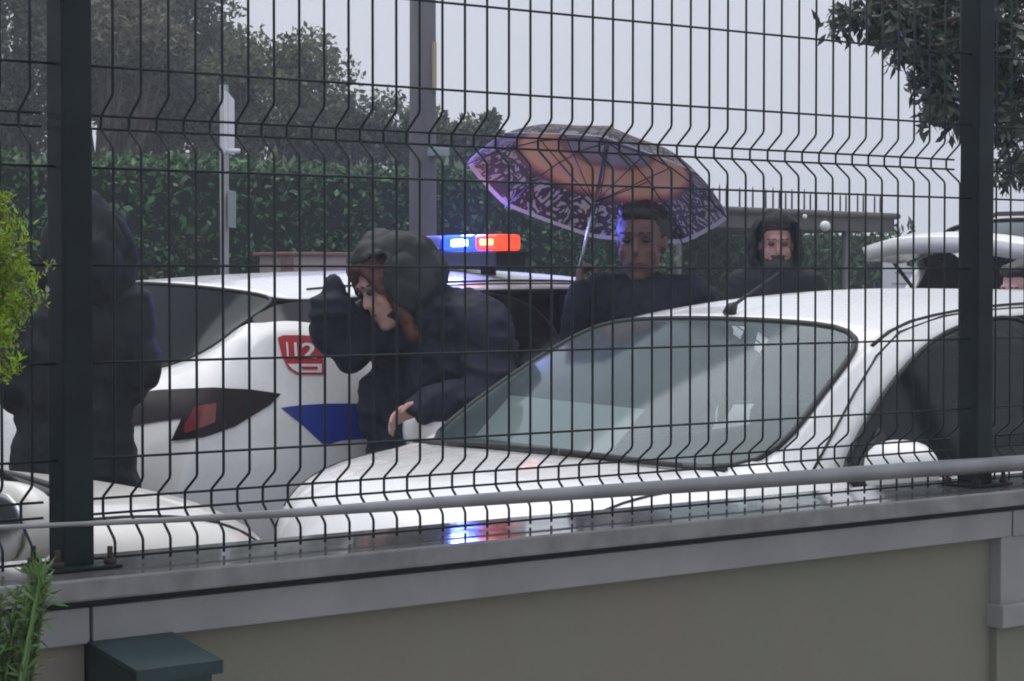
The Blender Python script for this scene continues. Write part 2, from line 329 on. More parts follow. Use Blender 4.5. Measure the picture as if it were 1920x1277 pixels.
# ------------------------------------------------------------------ cars
# stations front to rear; each has ten (d, y, z) points from floor centre (0) round the side to roof centre (9)
ST = dict(
 F0=[(.12,0,.20),(.18,.40,.20),(.30,.60,.20),(.40,.70,.21),(.42,.71,.25),(.41,.705,.29),(.36,.66,.31),(.25,.57,.31),(.11,.36,.31),(.06,0,.31)],
 F1=[(.2,0,.17),(.25,.4,.17),(.45,.70,.18),(.50,.775,.30),(.45,.775,.42),(.41,.755,.48),(.33,.70,.51),(.20,.59,.52),(.05,.36,.52),(0,0,.52)],
 F2=[(.35,0,.17),(.4,.5,.17),(.6,.76,.18),(.58,.80,.42),(.44,.785,.62),(.36,.745,.70),(.26,.68,.74),(.16,.58,.76),(.04,.35,.77),(0.0,0,.775)],
 F3=[(.5,0,.17),(.5,.5,.17),(.7,.78,.18),(.66,.82,.5),(.48,.80,.79),(.41,.765,.87),(.33,.70,.90),(.24,.59,.915),(.13,.35,.92),(.10,0,.925)],
 F4=[(.7,0,.17),(.7,.5,.17),(.85,.79,.18),(.80,.84,.58),(.66,.825,.90),(.62,.79,.955),(.56,.72,.975),(.49,.61,.985),(.39,.36,.995),(.36,0,1.0)],
 CW=[(1.0,0,.17),(1.0,.5,.17),(1.05,.79,.18),(1.05,.845,.60),(.98,.835,.91),(1.06,.800,.962),(1.04,.776,.985),(.82,.745,.992),(.71,.40,1.015),(.67,0,1.02)],
 WM=[(1.2,0,.17),(1.2,.5,.17),(1.2,.79,.18),(1.2,.85,.60),(1.2,.84,.915),(1.24,.802,.966),(1.31,.690,1.19),(1.115,.648,1.20),(1.05,.36,1.215),(1.02,0,1.22)],
 HD=[(1.5,0,.17),(1.5,.5,.17),(1.5,.80,.18),(1.5,.85,.61),(1.5,.842,.92),(1.5,.803,.968),(1.60,.632,1.345),(1.40,.598,1.352),(1.365,.33,1.375),(1.35,0,1.38)],
 RM=[(1.8,0,.17),(1.8,.5,.17),(1.8,.80,.18),(1.8,.85,.62),(1.8,.845,.925),(1.8,.805,.97),(1.84,.618,1.385),(1.75,.560,1.412),(1.72,.32,1.438),(1.72,0,1.445)],
 B1=[(2.12,0,.17),(2.12,.5,.17),(2.12,.80,.18),(2.12,.85,.62),(2.12,.845,.93),(2.12,.805,.975),(2.12,.612,1.395),(2.12,.548,1.432),(2.12,.32,1.46),(2.12,0,1.468)],
 B2=[(2.22,0,.17),(2.22,.5,.17),(2.22,.80,.18),(2.22,.85,.62),(2.22,.845,.932),(2.22,.805,.977),(2.22,.611,1.396),(2.22,.547,1.434),(2.22,.32,1.462),(2.22,0,1.47)],
 RD=[(2.85,0,.17),(2.85,.5,.17),(2.85,.80,.18),(2.85,.85,.65),(2.85,.842,.975),(2.85,.79,1.03),(2.85,.618,1.39),(2.85,.555,1.425),(2.85,.32,1.455),(2.85,0,1.462)],
 CP=[(3.15,0,.18),(3.15,.5,.18),(3.15,.79,.2),(3.15,.84,.70),(3.15,.825,1.03),(3.15,.715,1.26),(3.15,.645,1.365),(3.15,.575,1.41),(3.15,.33,1.442),(3.15,0,1.45)],
 R0=[(3.45,0,.2),(3.45,.5,.2),(3.45,.76,.22),(3.46,.815,.72),(3.45,.795,1.06),(3.40,.70,1.305),(3.41,.655,1.362),(3.46,.595,1.385),(3.60,.36,1.412),(3.63,0,1.42)],
 R1=[(3.6,0,.2),(3.6,.5,.2),(3.6,.73,.22),(3.62,.79,.74),(3.58,.765,1.08),(3.51,.685,1.285),(3.54,.648,1.30),(3.64,.56,1.18),(3.77,.34,1.118),(3.81,0,1.11)],
 R2=[(3.7,0,.2),(3.7,.5,.2),(3.72,.70,.22),(3.74,.765,.74),(3.71,.752,1.02),(3.70,.715,1.075),(3.74,.67,1.08),(3.80,.57,1.072),(3.88,.34,1.062),(3.91,0,1.06)],
 R3=[(3.8,0,.22),(3.8,.5,.22),(3.82,.68,.24),(3.84,.75,.70),(3.80,.752,.93),(3.79,.725,.965),(3.82,.68,.965),(3.87,.57,.955),(3.95,.34,.945),(3.97,0,.94)],
 R4=[(3.85,0,.24),(3.85,.45,.24),(3.88,.65,.27),(3.93,.725,.52),(3.90,.732,.66),(3.89,.715,.70),(3.91,.67,.71),(3.96,.56,.71),(4.02,.34,.705),(4.04,0,.70)],
 R5=[(3.92,0,.30),(3.93,.42,.30),(3.92,.61,.32),(3.92,.68,.38),(3.93,.69,.42),(3.94,.68,.46),(3.95,.645,.48),(3.99,.55,.485),(4.03,.34,.485),(4.05,0,.485)],
)
ORDER = ['F0','F1','F2','F3','F4','CW','WM','HD','RM','B1','B2','RD','CP','R0','R1','R2','R3','R4','R5']
def cell_kind(i, j):
    a, b = ORDER[i], ORDER[i + 1]
    if a in ('CW', 'WM') and j >= 7: return 'windshield'
    if j == 5 and a in ('CW', 'WM', 'HD', 'RM'): return 'front_side_window'
    if j == 5 and a == 'B1': return 'door_pillar'
    if j == 5 and a in ('B2', 'RD'): return 'rear_side_window'
    if j == 5 and a in ('CP', 'R0'): return 'corner_trim'
    if a == 'R0' and j >= 6: return 'rear_window'
    if a in ('R1', 'R2') and j >= 7: return 'tailgate_panel'
    return 'body'
def car(name, label, cat, paint, nose, heading, scale=(1, 1, 1), mid_y=4.73, cut_gate=False, group=None, glass_f='windshield'):
    """nose = world x of the nose centre; heading +1 drives towards +x, -1 towards -x"""
    root = empty(name, (nose, mid_y, 0)); tag(root, label, cat, group)
    def P(d, y, z): return Vector((-heading * d * scale[0], y * scale[1], z * scale[2]))
    kinds = {}
    for i in range(len(ORDER) - 1):
        for j in range(9):
            for s in (1, -1):
                k = cell_kind(i, j)
                key = (k, s) if k in ('front_side_window', 'rear_side_window', 'corner_trim', 'door_pillar') else (k, 0)
                if k == 'tailgate_panel' and not cut_gate: key = ('body', 0)
                kinds.setdefault(key, []).append(((i, j), (i + 1, j), (i + 1, j + 1), (i, j + 1), s))
    meshes = {}
    for key, quads in kinds.items():
        bm = bmesh.new(); vd = {}
        def V(i, j, s):
            if j in (0, 9): s = 1
            if (i, j, s) not in vd:
                d, y, z = ST[ORDER[i]][j]; vd[(i, j, s)] = bm.verts.new(P(d, y * s, z))
            return vd[(i, j, s)]
        for a, b, c, d, s in quads:
            vs = [V(*a, s), V(*b, s), V(*c, s), V(*d, s)]
            if s * heading < 0: vs.reverse()
            bm.faces.new(vs)
        if key[0] == 'body':
            for i, flip in ((0, False), (len(ORDER) - 1, True)):
                for k in range(4):
                    for s in (1, -1):
                        vs = [V(i, k, s), V(i, k + 1, s), V(i, 8 - k, s), V(i, 9 - k, s)]
                        if (s > 0) == flip: vs.reverse()
                        try: bm.faces.new(vs)
                        except ValueError: pass
        bmesh.ops.recalc_face_normals(bm, faces=bm.faces[:])
        meshes[key] = mesh_of(bm)
    parts = {}
    body_raw = evaluated(meshes[('body', 0)], [('SUBSURF', dict(levels=2, render_levels=2, boundary_smooth='ALL'))])
    # make sure the shell faces outwards before giving it an inner lining
    bm = bmesh.new(); bm.from_mesh(body_raw)
    bmesh.ops.recalc_face_normals(bm, faces=bm.faces[:])
    top = max(bm.faces, key=lambda f: f.calc_center_median().z)
    if top.normal.z < 0: bmesh.ops.reverse_faces(bm, faces=bm.faces[:])
    bm.normal_update(); bvh = BVHTree.FromBMesh(bm); bm.to_mesh(body_raw); bm.free()
    body_raw.materials.clear(); body_raw.materials.append(MAT[paint]); body_raw.materials.append(MAT['cabin'])
    body = evaluated(body_raw, [('SOLIDIFY', dict(thickness=0.02, offset=-1, material_offset=1, material_offset_rim=1, use_even_offset=False))])
    parts['body'] = link('body', body, None, root)
    gl = dict(windshield=glass_f, front_side_window='sideglass', rear_side_window='sideglass', rear_window='rearglass', door_pillar='black_gloss', corner_trim='black_gloss', tailgate_panel=paint)
    for key, me in meshes.items():
        if key[0] == 'body': continue
        m2 = evaluated(me, [('SUBSURF', dict(levels=2, render_levels=2, boundary_smooth='ALL'))])
        m2.materials.clear(); m2.materials.append(MAT[gl[key[0]]])
        nm = {'windshield': 'windscreen', 'front_side_window': 'side_window', 'rear_side_window': 'side_window'}.get(key[0], key[0])
        o = link(nm, m2, None, root); parts[key] = o
        if key[0] in ('windshield', 'front_side_window', 'rear_side_window', 'rear_window'):
            bm = bmesh.new(); bm.from_mesh(m2)
            edges = [e for e in bm.edges if e.is_boundary]
            nxt = {}
            for e in edges:
                a, b = e.verts; nxt.setdefault(a.index, []).append(b.index); nxt.setdefault(b.index, []).append(a.index)
            start = edges[0].verts[0].index; loop = [start]; prev = None; cur = start
            while True:
                n = [q for q in nxt[cur] if q != prev]
                if not n or n[0] == start: break
                prev, cur = cur, n[0]; loop.append(cur)
                if len(loop) > 5000: break
            bm.verts.ensure_lookup_table(); pts = [bm.verts[q].co.copy() for q in loop]; pts.append(pts[0]); bm.free()
            tube('seal', pts, 0.009 if key[0] == 'windshield' else 0.007, 'rubber', o, 6)
    # helpers on the shell
    def on_side(d, z, s):
        loc, nrm, _, _ = bvh.ray_cast(P(d, 2.0 * s, z), Vector((0, -s, 0)))
        return (loc, nrm) if loc else (P(d, .85 * s, z), Vector((0, s, 0)))
    def on_top(d, y):
        loc, nrm, _, _ = bvh.ray_cast(P(d, y, 3), Vector((0, 0, -1)))
        return (loc, nrm) if loc else (P(d, y, 1), Vector((0, 0, 1)))
    def strip(name, pn, rad_, mat='rubber', parent=None):
        pts = [l + n * 0.0005 for l, n in pn]
        return tube(name, pts, rad_, mat, parent or parts['body'], 5)
    lin = lambda a, b, n: [a + (b - a) * k / n for k in range(n + 1)]
    for s in (1, -1):
        strip('door_gap', [on_side(1.07 + 0.05 * k / 8, z, s) for k, z in enumerate(lin(.90, .30, 8))], 0.004)
        strip('door_gap', [on_side(2.17, z, s) for z in lin(.95, .28, 10)], 0.004)
        strip('door_gap', [on_side(x, z, s) for x, z in zip(lin(3.0, 2.78, 10), lin(1.02, .3, 10))], 0.004)
        strip('door_gap', [on_side(x, .285, s) for x in lin(1.12, 2.78, 10)], 0.004)
        strip('bonnet_gap', [on_top(x, s * y) for x, y in zip(lin(.76, .24, 12), lin(.735, .60, 12))], 0.0045)
        for dd in (1.98, 2.66):
            l, n = on_side(dd, .86, s)
            tube('door_handle', [l + Vector((0, 0, 0)), l + Vector((heading * .03, s * .035, .004)), l + Vector((heading * .15, s * .035, .004)), l + Vector((heading * .18, 0, 0))], 0.011, paint, root, 8)
        # roof ditch
        strip('roof_moulding', [on_top(x, s * y) for x, y in zip(lin(1.37, 3.25, 18), [.602, .575, .558, .555, .553, .551, .55, .55, .55, .55, .55, .551, .552, .553, .555, .557, .561, .566, .575])], 0.006)
        strip('door_frame_gap', [on_side(x, z, s) for x, z in ((.97, 1.0), (1.09, 1.09), (1.22, 1.19), (1.36, 1.285), (1.5, 1.348), (1.7, 1.388), (1.85, 1.402), (2.12, 1.413), (2.5, 1.412), (2.85, 1.405))], 0.004)
        # door mirror
        bm = bmesh.new(); bmesh.ops.create_icosphere(bm, subdivisions=3, radius=1)
        mc = P(1.06, .985 * s, 1.008)
        for v in bm.verts:
            c = v.co.copy(); zt = 0.082 if c.z > 0 else 0.075
            xx = c.x * 0.075; 
            if c.x * -heading > 0: xx *= 0.35
            sq = lambda q: math.copysign(abs(q) ** 0.8, q)
            v.co = mc + Vector((xx, sq(c.y) * 0.115, sq(c.z) * zt))
        mo = link('door_mirror', mesh_of(bm), paint, root)
        bm = bmesh.new(); bmesh.ops.create_uvsphere(bm, u_segments=20, v_segments=8, radius=1)
        for v in bm.verts: v.co = mc + Vector((-heading * 0.020 + v.co.x * 0.010, v.co.y * 0.10, v.co.z * 0.066))
        link('mirror_glass', mesh_of(bm), 'chrome', mo)
        tube('mirror_foot', [P(1.10, .795 * s, .965), P(1.09, .88 * s, .975), mc + Vector((0, -s * .05, -.03))], [.03, .026, .03], 'rubber', mo, 8)
        # sail patch at the window corner
        bm = bmesh.new()
        a, b_, c_ = P(1.06, .795 * s, .968), P(1.26, .806 * s, .968), P(1.24, .735 * s, 1.10)
        f = [bm.verts.new(q + Vector((0, s * .006, 0))) for q in (a, b_, c_)]; bm.faces.new(f)
        r = bmesh.ops.extrude_face_region(bm, geom=bm.faces[:]); 
        for v in [g for g in r['geom'] if isinstance(g, bmesh.types.BMVert)]: v.co.y += s * .012
        bmesh.ops.recalc_face_normals(bm, faces=bm.faces[:])
        link('sail_panel', mesh_of(bm), 'rubber', root, smooth=False)
        # head lamp, projected onto the shell
        bm = bmesh.new(); grid = {}
        for a_ in range(9):
            for b2 in range(5):
                ty = a_ / 8; y = (.44 + .30 * ty); zlo = .675 + .02 * ty; zhi = .76 + .085 * ty
                o_ = P(-.5, y * s, zlo + (zhi - zlo) * b2 / 4)
                loc, nrm, _, _ = bvh.ray_cast(o_, Vector((-heading, 0, 0)))
                grid[a_, b2] = bm.verts.new((loc + nrm * .006) if loc else P(.3, y * s, zlo))
        for a_ in range(8):
            for b2 in range(4): bm.faces.new((grid[a_, b2], grid[a_ + 1, b2], grid[a_ + 1, b2 + 1], grid[a_, b2 + 1]))
        hl = link('headlight', mesh_of(bm), 'lamp_clear', root)
        # wheels
        for dd in (.74, 3.22):
            wc = P(dd, .74 * s, .30); 
            bm = bmesh.new(); prof = [(.10, .19), (.105, .27), (.09, .305), (.03, .312), (-.05, .312), (-.09, .30), (-.10, .2)]
            rings = []
            for yy, rr in prof: rings.append([bm.verts.new(wc + Vector((rr * math.cos(t), yy * s, rr * math.sin(t)))) for t in [2 * math.pi * q / 28 for q in range(28)]])
            for ra, rb in zip(rings, rings[1:]):
                for q in range(28): bm.faces.new((ra[q], ra[(q + 1) % 28], rb[(q + 1) % 28], rb[q]))
            bmesh.ops.recalc_face_normals(bm, faces=bm.faces[:])
            wo_ = link('wheel', mesh_of(bm), 'rubber', root)
            bm = bmesh.new()
            bmesh.ops.create_cone(bm, cap_ends=True, segments=28, radius1=.195, radius2=.17, depth=.03)
            for v in bm.verts: v.co = wc + Vector((v.co.x, s * (.085 + v.co.z * .6), v.co.y))
            link('rim', mesh_of(bm), 'rim', wo_)
            strip('wheel_arch', [on_side(dd + .37 * math.cos(t) / 1.0, max(.2, .30 + .37 * math.sin(t)), s) for t in lin(0.0, math.pi, 18)], 0.02)
    # tailgate gap, plates, wipers, grille
    pl = link('number_plate', mesh_of(box_bm(-.008, .008, -.26, .26, -.055, .055, .003)), 'sticker_white', root); pl.location = P(-.012, 0, .45)
    pl = link('number_plate', mesh_of(box_bm(-.008, .008, -.26, .26, -.055, .055, .003)), 'sticker_white', root); pl.location = P(4.05, 0, .62)
    gr = link('grille', mesh_of(box_bm(-.02, .02, -.33, .33, -.035, .035, .01)), 'rubber', root); gr.location = P(.0, 0, .66)
    for y0, y1 in ((.42, -.10), (-.12, -.55)):
        a, b_ = on_top(.70, y0)[0], None
        wpts = []
        for t in lin(0, 1, 6):
            y = y0 + (y1 - y0) * t
            q = on_top(.655 + .10 * abs(y) ** 1.5, y); wpts.append(q[0] + Vector((0, 0, .012)))
        wo_ = tube('wiper', wpts, 0.008, 'rubber', root, 6)
    strip('cowl_grille', [on_top(.655 + .17 * abs(y) ** 1.35, y) for y in lin(-.66, .66, 16)], 0.012)
    # cabin
    bm = box_bm(min(-heading * .80, -heading * 1.30) * scale[0], max(-heading * .80, -heading * 1.30) * scale[0], -.70 * scale[1], .70 * scale[1], .55, .945 * scale[2], .05, 4)
    link('dashboard', mesh_of(bm), 'dash', root)
    for s in (1, -1):
        xs = sorted((-heading * 2.08, -heading * 1.60)); bm = box_bm(xs[0], xs[1], s * .36 - .24, s * .36 + .24, .25, .55, .06, 3)
        se = link('seat', mesh_of(bm), 'seat', root)
        xs = sorted((-heading * 2.22, -heading * 2.08)); link('seat_back', mesh_of(box_bm(xs[0], xs[1], s * .36 - .23, s * .36 + .23, .5, 1.08, .05, 3)), 'seat', se)
        xs = sorted((-heading * 2.22, -heading * 2.13)); link('headrest', mesh_of(box_bm(xs[0], xs[1], s * .36 - .12, s * .36 + .12, 1.10, 1.27, .035, 3)), 'seat', se)
    sw = tube('steering_wheel', [P(1.42 - .06 * math.sin(t), heading * .36 + .18 * math.cos(t), .92 + .17 * math.sin(t)) for t in lin(0, 2 * math.pi, 24)], 0.014, 'rubber', root, 6)
    link('rear_view_mirror', mesh_of(box_bm(-.015, .015, -.11, .11, -.03, .03, .012)), 'rubber', root).location = P(1.34, 0, 1.285)
    return root, parts, bvh, P, on_side, on_top

# near white hatchback
hb, hb_p, hb_bvh, hbP, hb_side, hb_top = car('white_hatchback', 'white hatchback with roof antenna and fogged windscreen parked close behind the fence', 'car', 'white', 3.30, -1)
l, n = hb_top(1.42, 0.0)
an = tube('antenna', [l + Vector((0, 0, .0)), l + Vector((.01, 0, .022)), l + Vector((.03, 0, .034)), l + Vector((.20, -.01, .125))], [.022, .018, .006, .003], 'rubber', hb, 8)
# pale folder on the dashboard
bm = box_bm(-.10, .10, -.27, .27, -.004, .004, .002)
pf = link('paper_folder', mesh_of(bm), 'paper', None, smooth=False); pf.location = hb.location + hbP(1.06, .36 , 1.06) + Vector((0.0, 0, .0)); pf.rotation_euler = (R(3), R(-38), R(6))
tag(pf, 'pale paper folder lying on the dashboard behind the fogged windscreen', 'folder')

# cream car nose to nose with it
cr, cr_p, cr_bvh, crP, cr_side, cr_top = car('cream_car', 'cream car parked nose to nose with the white hatchback, bonnet seen beside the fence post', 'car', 'cream', 2.93, 1, (1, 1, 1.04), mid_y=4.70)

# police car
PY = 7.05
pc, pc_p, pc_bvh, pcP, pc_side, pc_top = car('police_car', 'white police car with red 112 sticker, blue side panel and lit roof light bar', 'police car', 'white', 4.06 + 3.55 * 1.04, 1, (1.04, 1.06, 1.045), mid_y=PY)

def decal(name, bvh, root, outline, mat, parent, off=0.003, cuts=3, thick=0.0):
    """film or lens lying on a car shell; outline given as bearings seen from the survey point"""
    bm = bmesh.new(); vs = [bm.verts.new((u, v, 0)) for u, v in outline]; bm.faces.new(vs)
    bmesh.ops.triangulate(bm, faces=bm.faces[:])
    bmesh.ops.subdivide_edges(bm, edges=bm.edges[:], cuts=cuts, use_grid_fill=True)
    o = CAMP - root.location
    for v in bm.verts:
        d = ray(v.co.x, v.co.y).normalized(); loc, nrm, _, _ = bvh.ray_cast(o, d)
        if loc is None:
            loc, nrm, _, _ = bvh.find_nearest(o + d * 7.4)
        if nrm.dot(d) > 0: nrm = -nrm
        v.co = loc + nrm * off
    bmesh.ops.recalc_face_normals(bm, faces=bm.faces[:])
    f0 = bm.faces[:][0]
    me = mesh_of(bm); return link(name, me, mat, parent)
decal('blue_panel', pc_bvh, pc, [(526, 765), (560, 760), (610, 757), (790, 757), (790, 815), (700, 822), (640, 826), (608, 836), (570, 800)], 'police_blue', pc, .003)
tl = decal('tail_light', pc_bvh, pc, [(225, 742), (300, 733), (400, 728), (470, 731), (526, 739), (505, 760), (440, 800), (380, 821), (322, 828), (342, 785), (300, 790), (240, 800)], 'lamp_dark', pc, .006)
decal('red_lens', pc_bvh, pc, [(366, 765), (405, 757), (402, 792), (350, 815), (345, 806)], 'lamp_red', tl, .009)
st = decal('emergency_sticker', pc_bvh, pc, [(520, 634), (530, 629), (566, 629), (604, 632), (606, 703), (556, 703), (540, 692), (528, 668)], 'sticker_red', pc, .003)
decal('sticker_lower', pc_bvh, pc, [(538, 683), (602, 683), (602, 699), (558, 699), (546, 692)], 'sticker_white', st, .0045)
decal('sticker_small_print', pc_bvh, pc, [(563, 688), (594, 688), (594, 694), (566, 694)], 'sticker_red', st, .006)
# digits 112
cu = bpy.data.curves.new('digits', 'FONT'); cu.body = '112'; cu.size = 1.0; cu.offset = .018; cu.align_x = 'CENTER'
to = bpy.data.objects.new('tmp', cu); C.objects.link(to); dg = bpy.context.evaluated_depsgraph_get()
tm = bpy.data.meshes.new_from_object(to.evaluated_get(dg)); bpy.data.objects.remove(to)
bm = bmesh.new(); bm.from_mesh(tm); xs = [v.co.x for v in bm.verts]; ys = [v.co.y for v in bm.verts]
o_ = CAMP - pc.location
for v in bm.verts:
    tx = (v.co.x - min(xs)) / (max(xs) - min(xs)); ty = (v.co.y - min(ys)) / (max(ys) - min(ys))
    u = 535 + 55 * tx + 2 * (1 - ty) - 7 * math.sin(math.pi * tx); w_ = 671 + 2 * tx - 29 * ty
    d = ray(u, w_).normalized(); loc, nrm, _, _ = pc_bvh.ray_cast(o_, d)
    if loc is None: loc, nrm, _, _ = pc_bvh.find_nearest(o_ + d * 7.4)
    if nrm.dot(d) > 0: nrm = -nrm
    v.co = loc + nrm * .0055
link('sticker_digits', mesh_of(bm), 'sticker_white', st, smooth=False)
# light bar across the roof
lb = empty('light_bar_mount', (0, 0, 0)); lb.parent = pc
bpy.data.objects.remove(lb)
LX = 5.33 - pc.location.x
lb = link('light_bar', mesh_of(box_bm(LX - .075, LX + .075, -.56, .30, 1.538, 1.60, .012)), 'rubber', pc, smooth=False)
for y in (-.42, .18):
    tube('light_bar_foot', [Vector((LX, y, 1.50)), Vector((LX, y, 1.57))], .03, 'rubber', lb, 8)
def lens(name, y0, y1, mat, sh=0.0, h=(1.602, 1.662)):
    return link(name, mesh_of(box_bm(LX - .06 + sh, LX + .06 - sh, y0, y1, h[0], h[1], .016, 3)), mat, lb)
lens('red_lens', -.545, -.41, 'lens_red')
lens('red_core', -.53, -.435, 'lens_red_core', -.004, (1.616, 1.650))
lens('blue_lens', -.40, -.20, 'lens_blue')
lens('blue_core', -.375, -.262, 'lens_core', -.004, (1.614, 1.650))
lens('clear_lens', -.195, .02, 'lens_off')
lens('dark_lens', .025, .295, 'lens_off')
for nm, y, col, e in (('blue_beacon_light', -.30, (0.08, 0.13, 1.0), 22), ('red_beacon_light', -.48, (1.0, 0.12, 0.05), .5)):
    ld = bpy.data.lights.new(nm, 'POINT'); ld.energy = e; ld.color = col; ld.shadow_soft_size = .05
    lo = bpy.data.objects.new(nm, ld); C.objects.link(lo); lo.location = pc.location + Vector((LX - .02, y, 1.72))

# white van with raised tailgate
vn, vn_p, vn_bvh, vnP, vn_side, vn_top = car('white_van', 'tall white van with its tailgate raised, roof rails on top, at right', 'van', 'white', 9.95 + 3.62 * 1.08, 1, (1.08, 1.08, 1.285), mid_y=7.75, cut_gate=True)
vn['label'] = 'tall white van with black roof rails standing with its tailgate raised'
hinge = vnP(3.62, 0, 1.42)
rot = Matrix.Translation(hinge) @ Matrix.Rotation(R(50), 4, 'Y') @ Matrix.Translation(-hinge)
for key in (('rear_window', 0), ('tailgate_panel', 0)):
    o = vn_p[key]; o.data = evaluated(o.data, [('SOLIDIFY', dict(thickness=0.085, offset=-1))]); o.data.transform(rot)
    for ch in o.children: ch.data.transform(rot)
for s in (1, -1):
    tube('gas_strut', [vnP(3.62, .60 * s, 1.05), rot @ vnP(3.78, .60 * s, 1.12)], .011, 'rubber', vn, 8)
    tube('roof_rail', [vn_top(1.7, .50 * s)[0] + Vector((0, 0, -.01)), vn_top(1.85, .50 * s)[0] + Vector((0, 0, .05)), vn_top(2.5, .50 * s)[0] + Vector((0, 0, .05)), vn_top(3.15, .50 * s)[0] + Vector((0, 0, .05)), vn_top(3.35, .50 * s)[0] + Vector((0, 0, -.01))], .014, 'rubber', vn, 8)

# ------------------------------------------------------------------ people
def rcone(p0, r0, p1, r1):
    bm = bmesh.new()
    for p, r in ((p0, r0), (p1, r1)):
        bmesh.ops.create_icosphere(bm, subdivisions=2, radius=r, matrix=Matrix.Translation(p))
    h = bmesh.ops.convex_hull(bm, input=bm.verts[:]); 
    bmesh.ops.delete(bm, geom=[g for g in h['geom_interior'] if isinstance(g, bmesh.types.BMVert)], context='VERTS')
    return bm
def ell(c, rad_, rot=None):
    bm = bmesh.new(); bmesh.ops.create_icosphere(bm, subdivisions=3, radius=1)
    m = Matrix.Translation(c) @ (rot.to_4x4() if rot else Matrix.Identity(4)) @ Matrix.Diagonal((*rad_, 1))
    bmesh.ops.transform(bm, matrix=m, verts=bm.verts[:]); return bm
def fuse(bms, voxel, smooth=6, fold=0.0, fold_scale=9):
    tot = bmesh.new()
    for b in bms:
        me = bpy.data.meshes.new('t'); b.to_mesh(me); b.free(); tot.from_mesh(me); bpy.data.meshes.remove(me)
    me = mesh_of(tot)
    out = evaluated(me, [('REMESH', dict(mode='VOXEL', voxel_size=voxel)), ('SMOOTH', dict(factor=0.5, iterations=smooth))])
    bpy.data.meshes.remove(me)
    if fold:
        nrm = [v.normal.copy() for v in out.vertices]
        for v, n in zip(out.vertices, nrm):
            c = v.co
            q = Vector((c.x * fold_scale * .55, c.y * fold_scale * .55, c.z * fold_scale * 1.15)) + noise.noise_vector(c * 2.5) * .8
            f = (.55 - abs(noise.noise(q)) * 2.2) * .8 + (.4 - abs(noise.noise(q * 2.3 + Vector((3, 1, 2)))) * 1.6) * .35
            v.co = c + n * (fold * f)
    return out
def frame(fwd, up=Vector((0, 0, 1))):
    f = fwd.normalized(); s = up.cross(f).normalized(); u = f.cross(s)   # columns: forward, left, up
    return Matrix((f, s, u)).transposed()
def hand_parts(wrist, direc, palm_n, curl=0.6, size=1.0, thumb_side=1):
    d = direc.normalized(); n = (palm_n - d * palm_n.dot(d)).normalized(); s = d.cross(n)
    out = [rcone(wrist, .024 * size, wrist + d * .03, .028 * size)]
    for k in range(4):
        a = (k - 1.5) * .019 * size
        base = wrist + d * .085 * size + s * a
        out.append(rcone(wrist + d * .02 + s * a * .6, .017 * size, base, .0125 * size))
        ln = (.042, .047, .044, .034)[k] * size; ang = 0; p = base; rr = .0095 * size
        for q in range(3):
            ang += curl * (.9, 1.1, .8)[q]
            v = d * math.cos(ang) + n * math.sin(ang); p2 = p + v * ln * (1, .68, .55)[q]
            out.append(rcone(p, rr, p2, rr * .9)); p = p2; rr *= .9
    tb = wrist + d * .025 * size + s * thumb_side * .028 * size
    t1 = tb + (d * .6 + s * thumb_side * .55 + n * .35).normalized() * .042 * size
    t2 = t1 + (d * .75 + n * .6 - s * thumb_side * .1).normalized() * .034 * size
    out += [rcone(wrist + d * .015, .018 * size, tb, .015 * size), rcone(tb, .014 * size, t1, .0115 * size), rcone(t1, .0115 * size, t2, .0095 * size)]
    return out
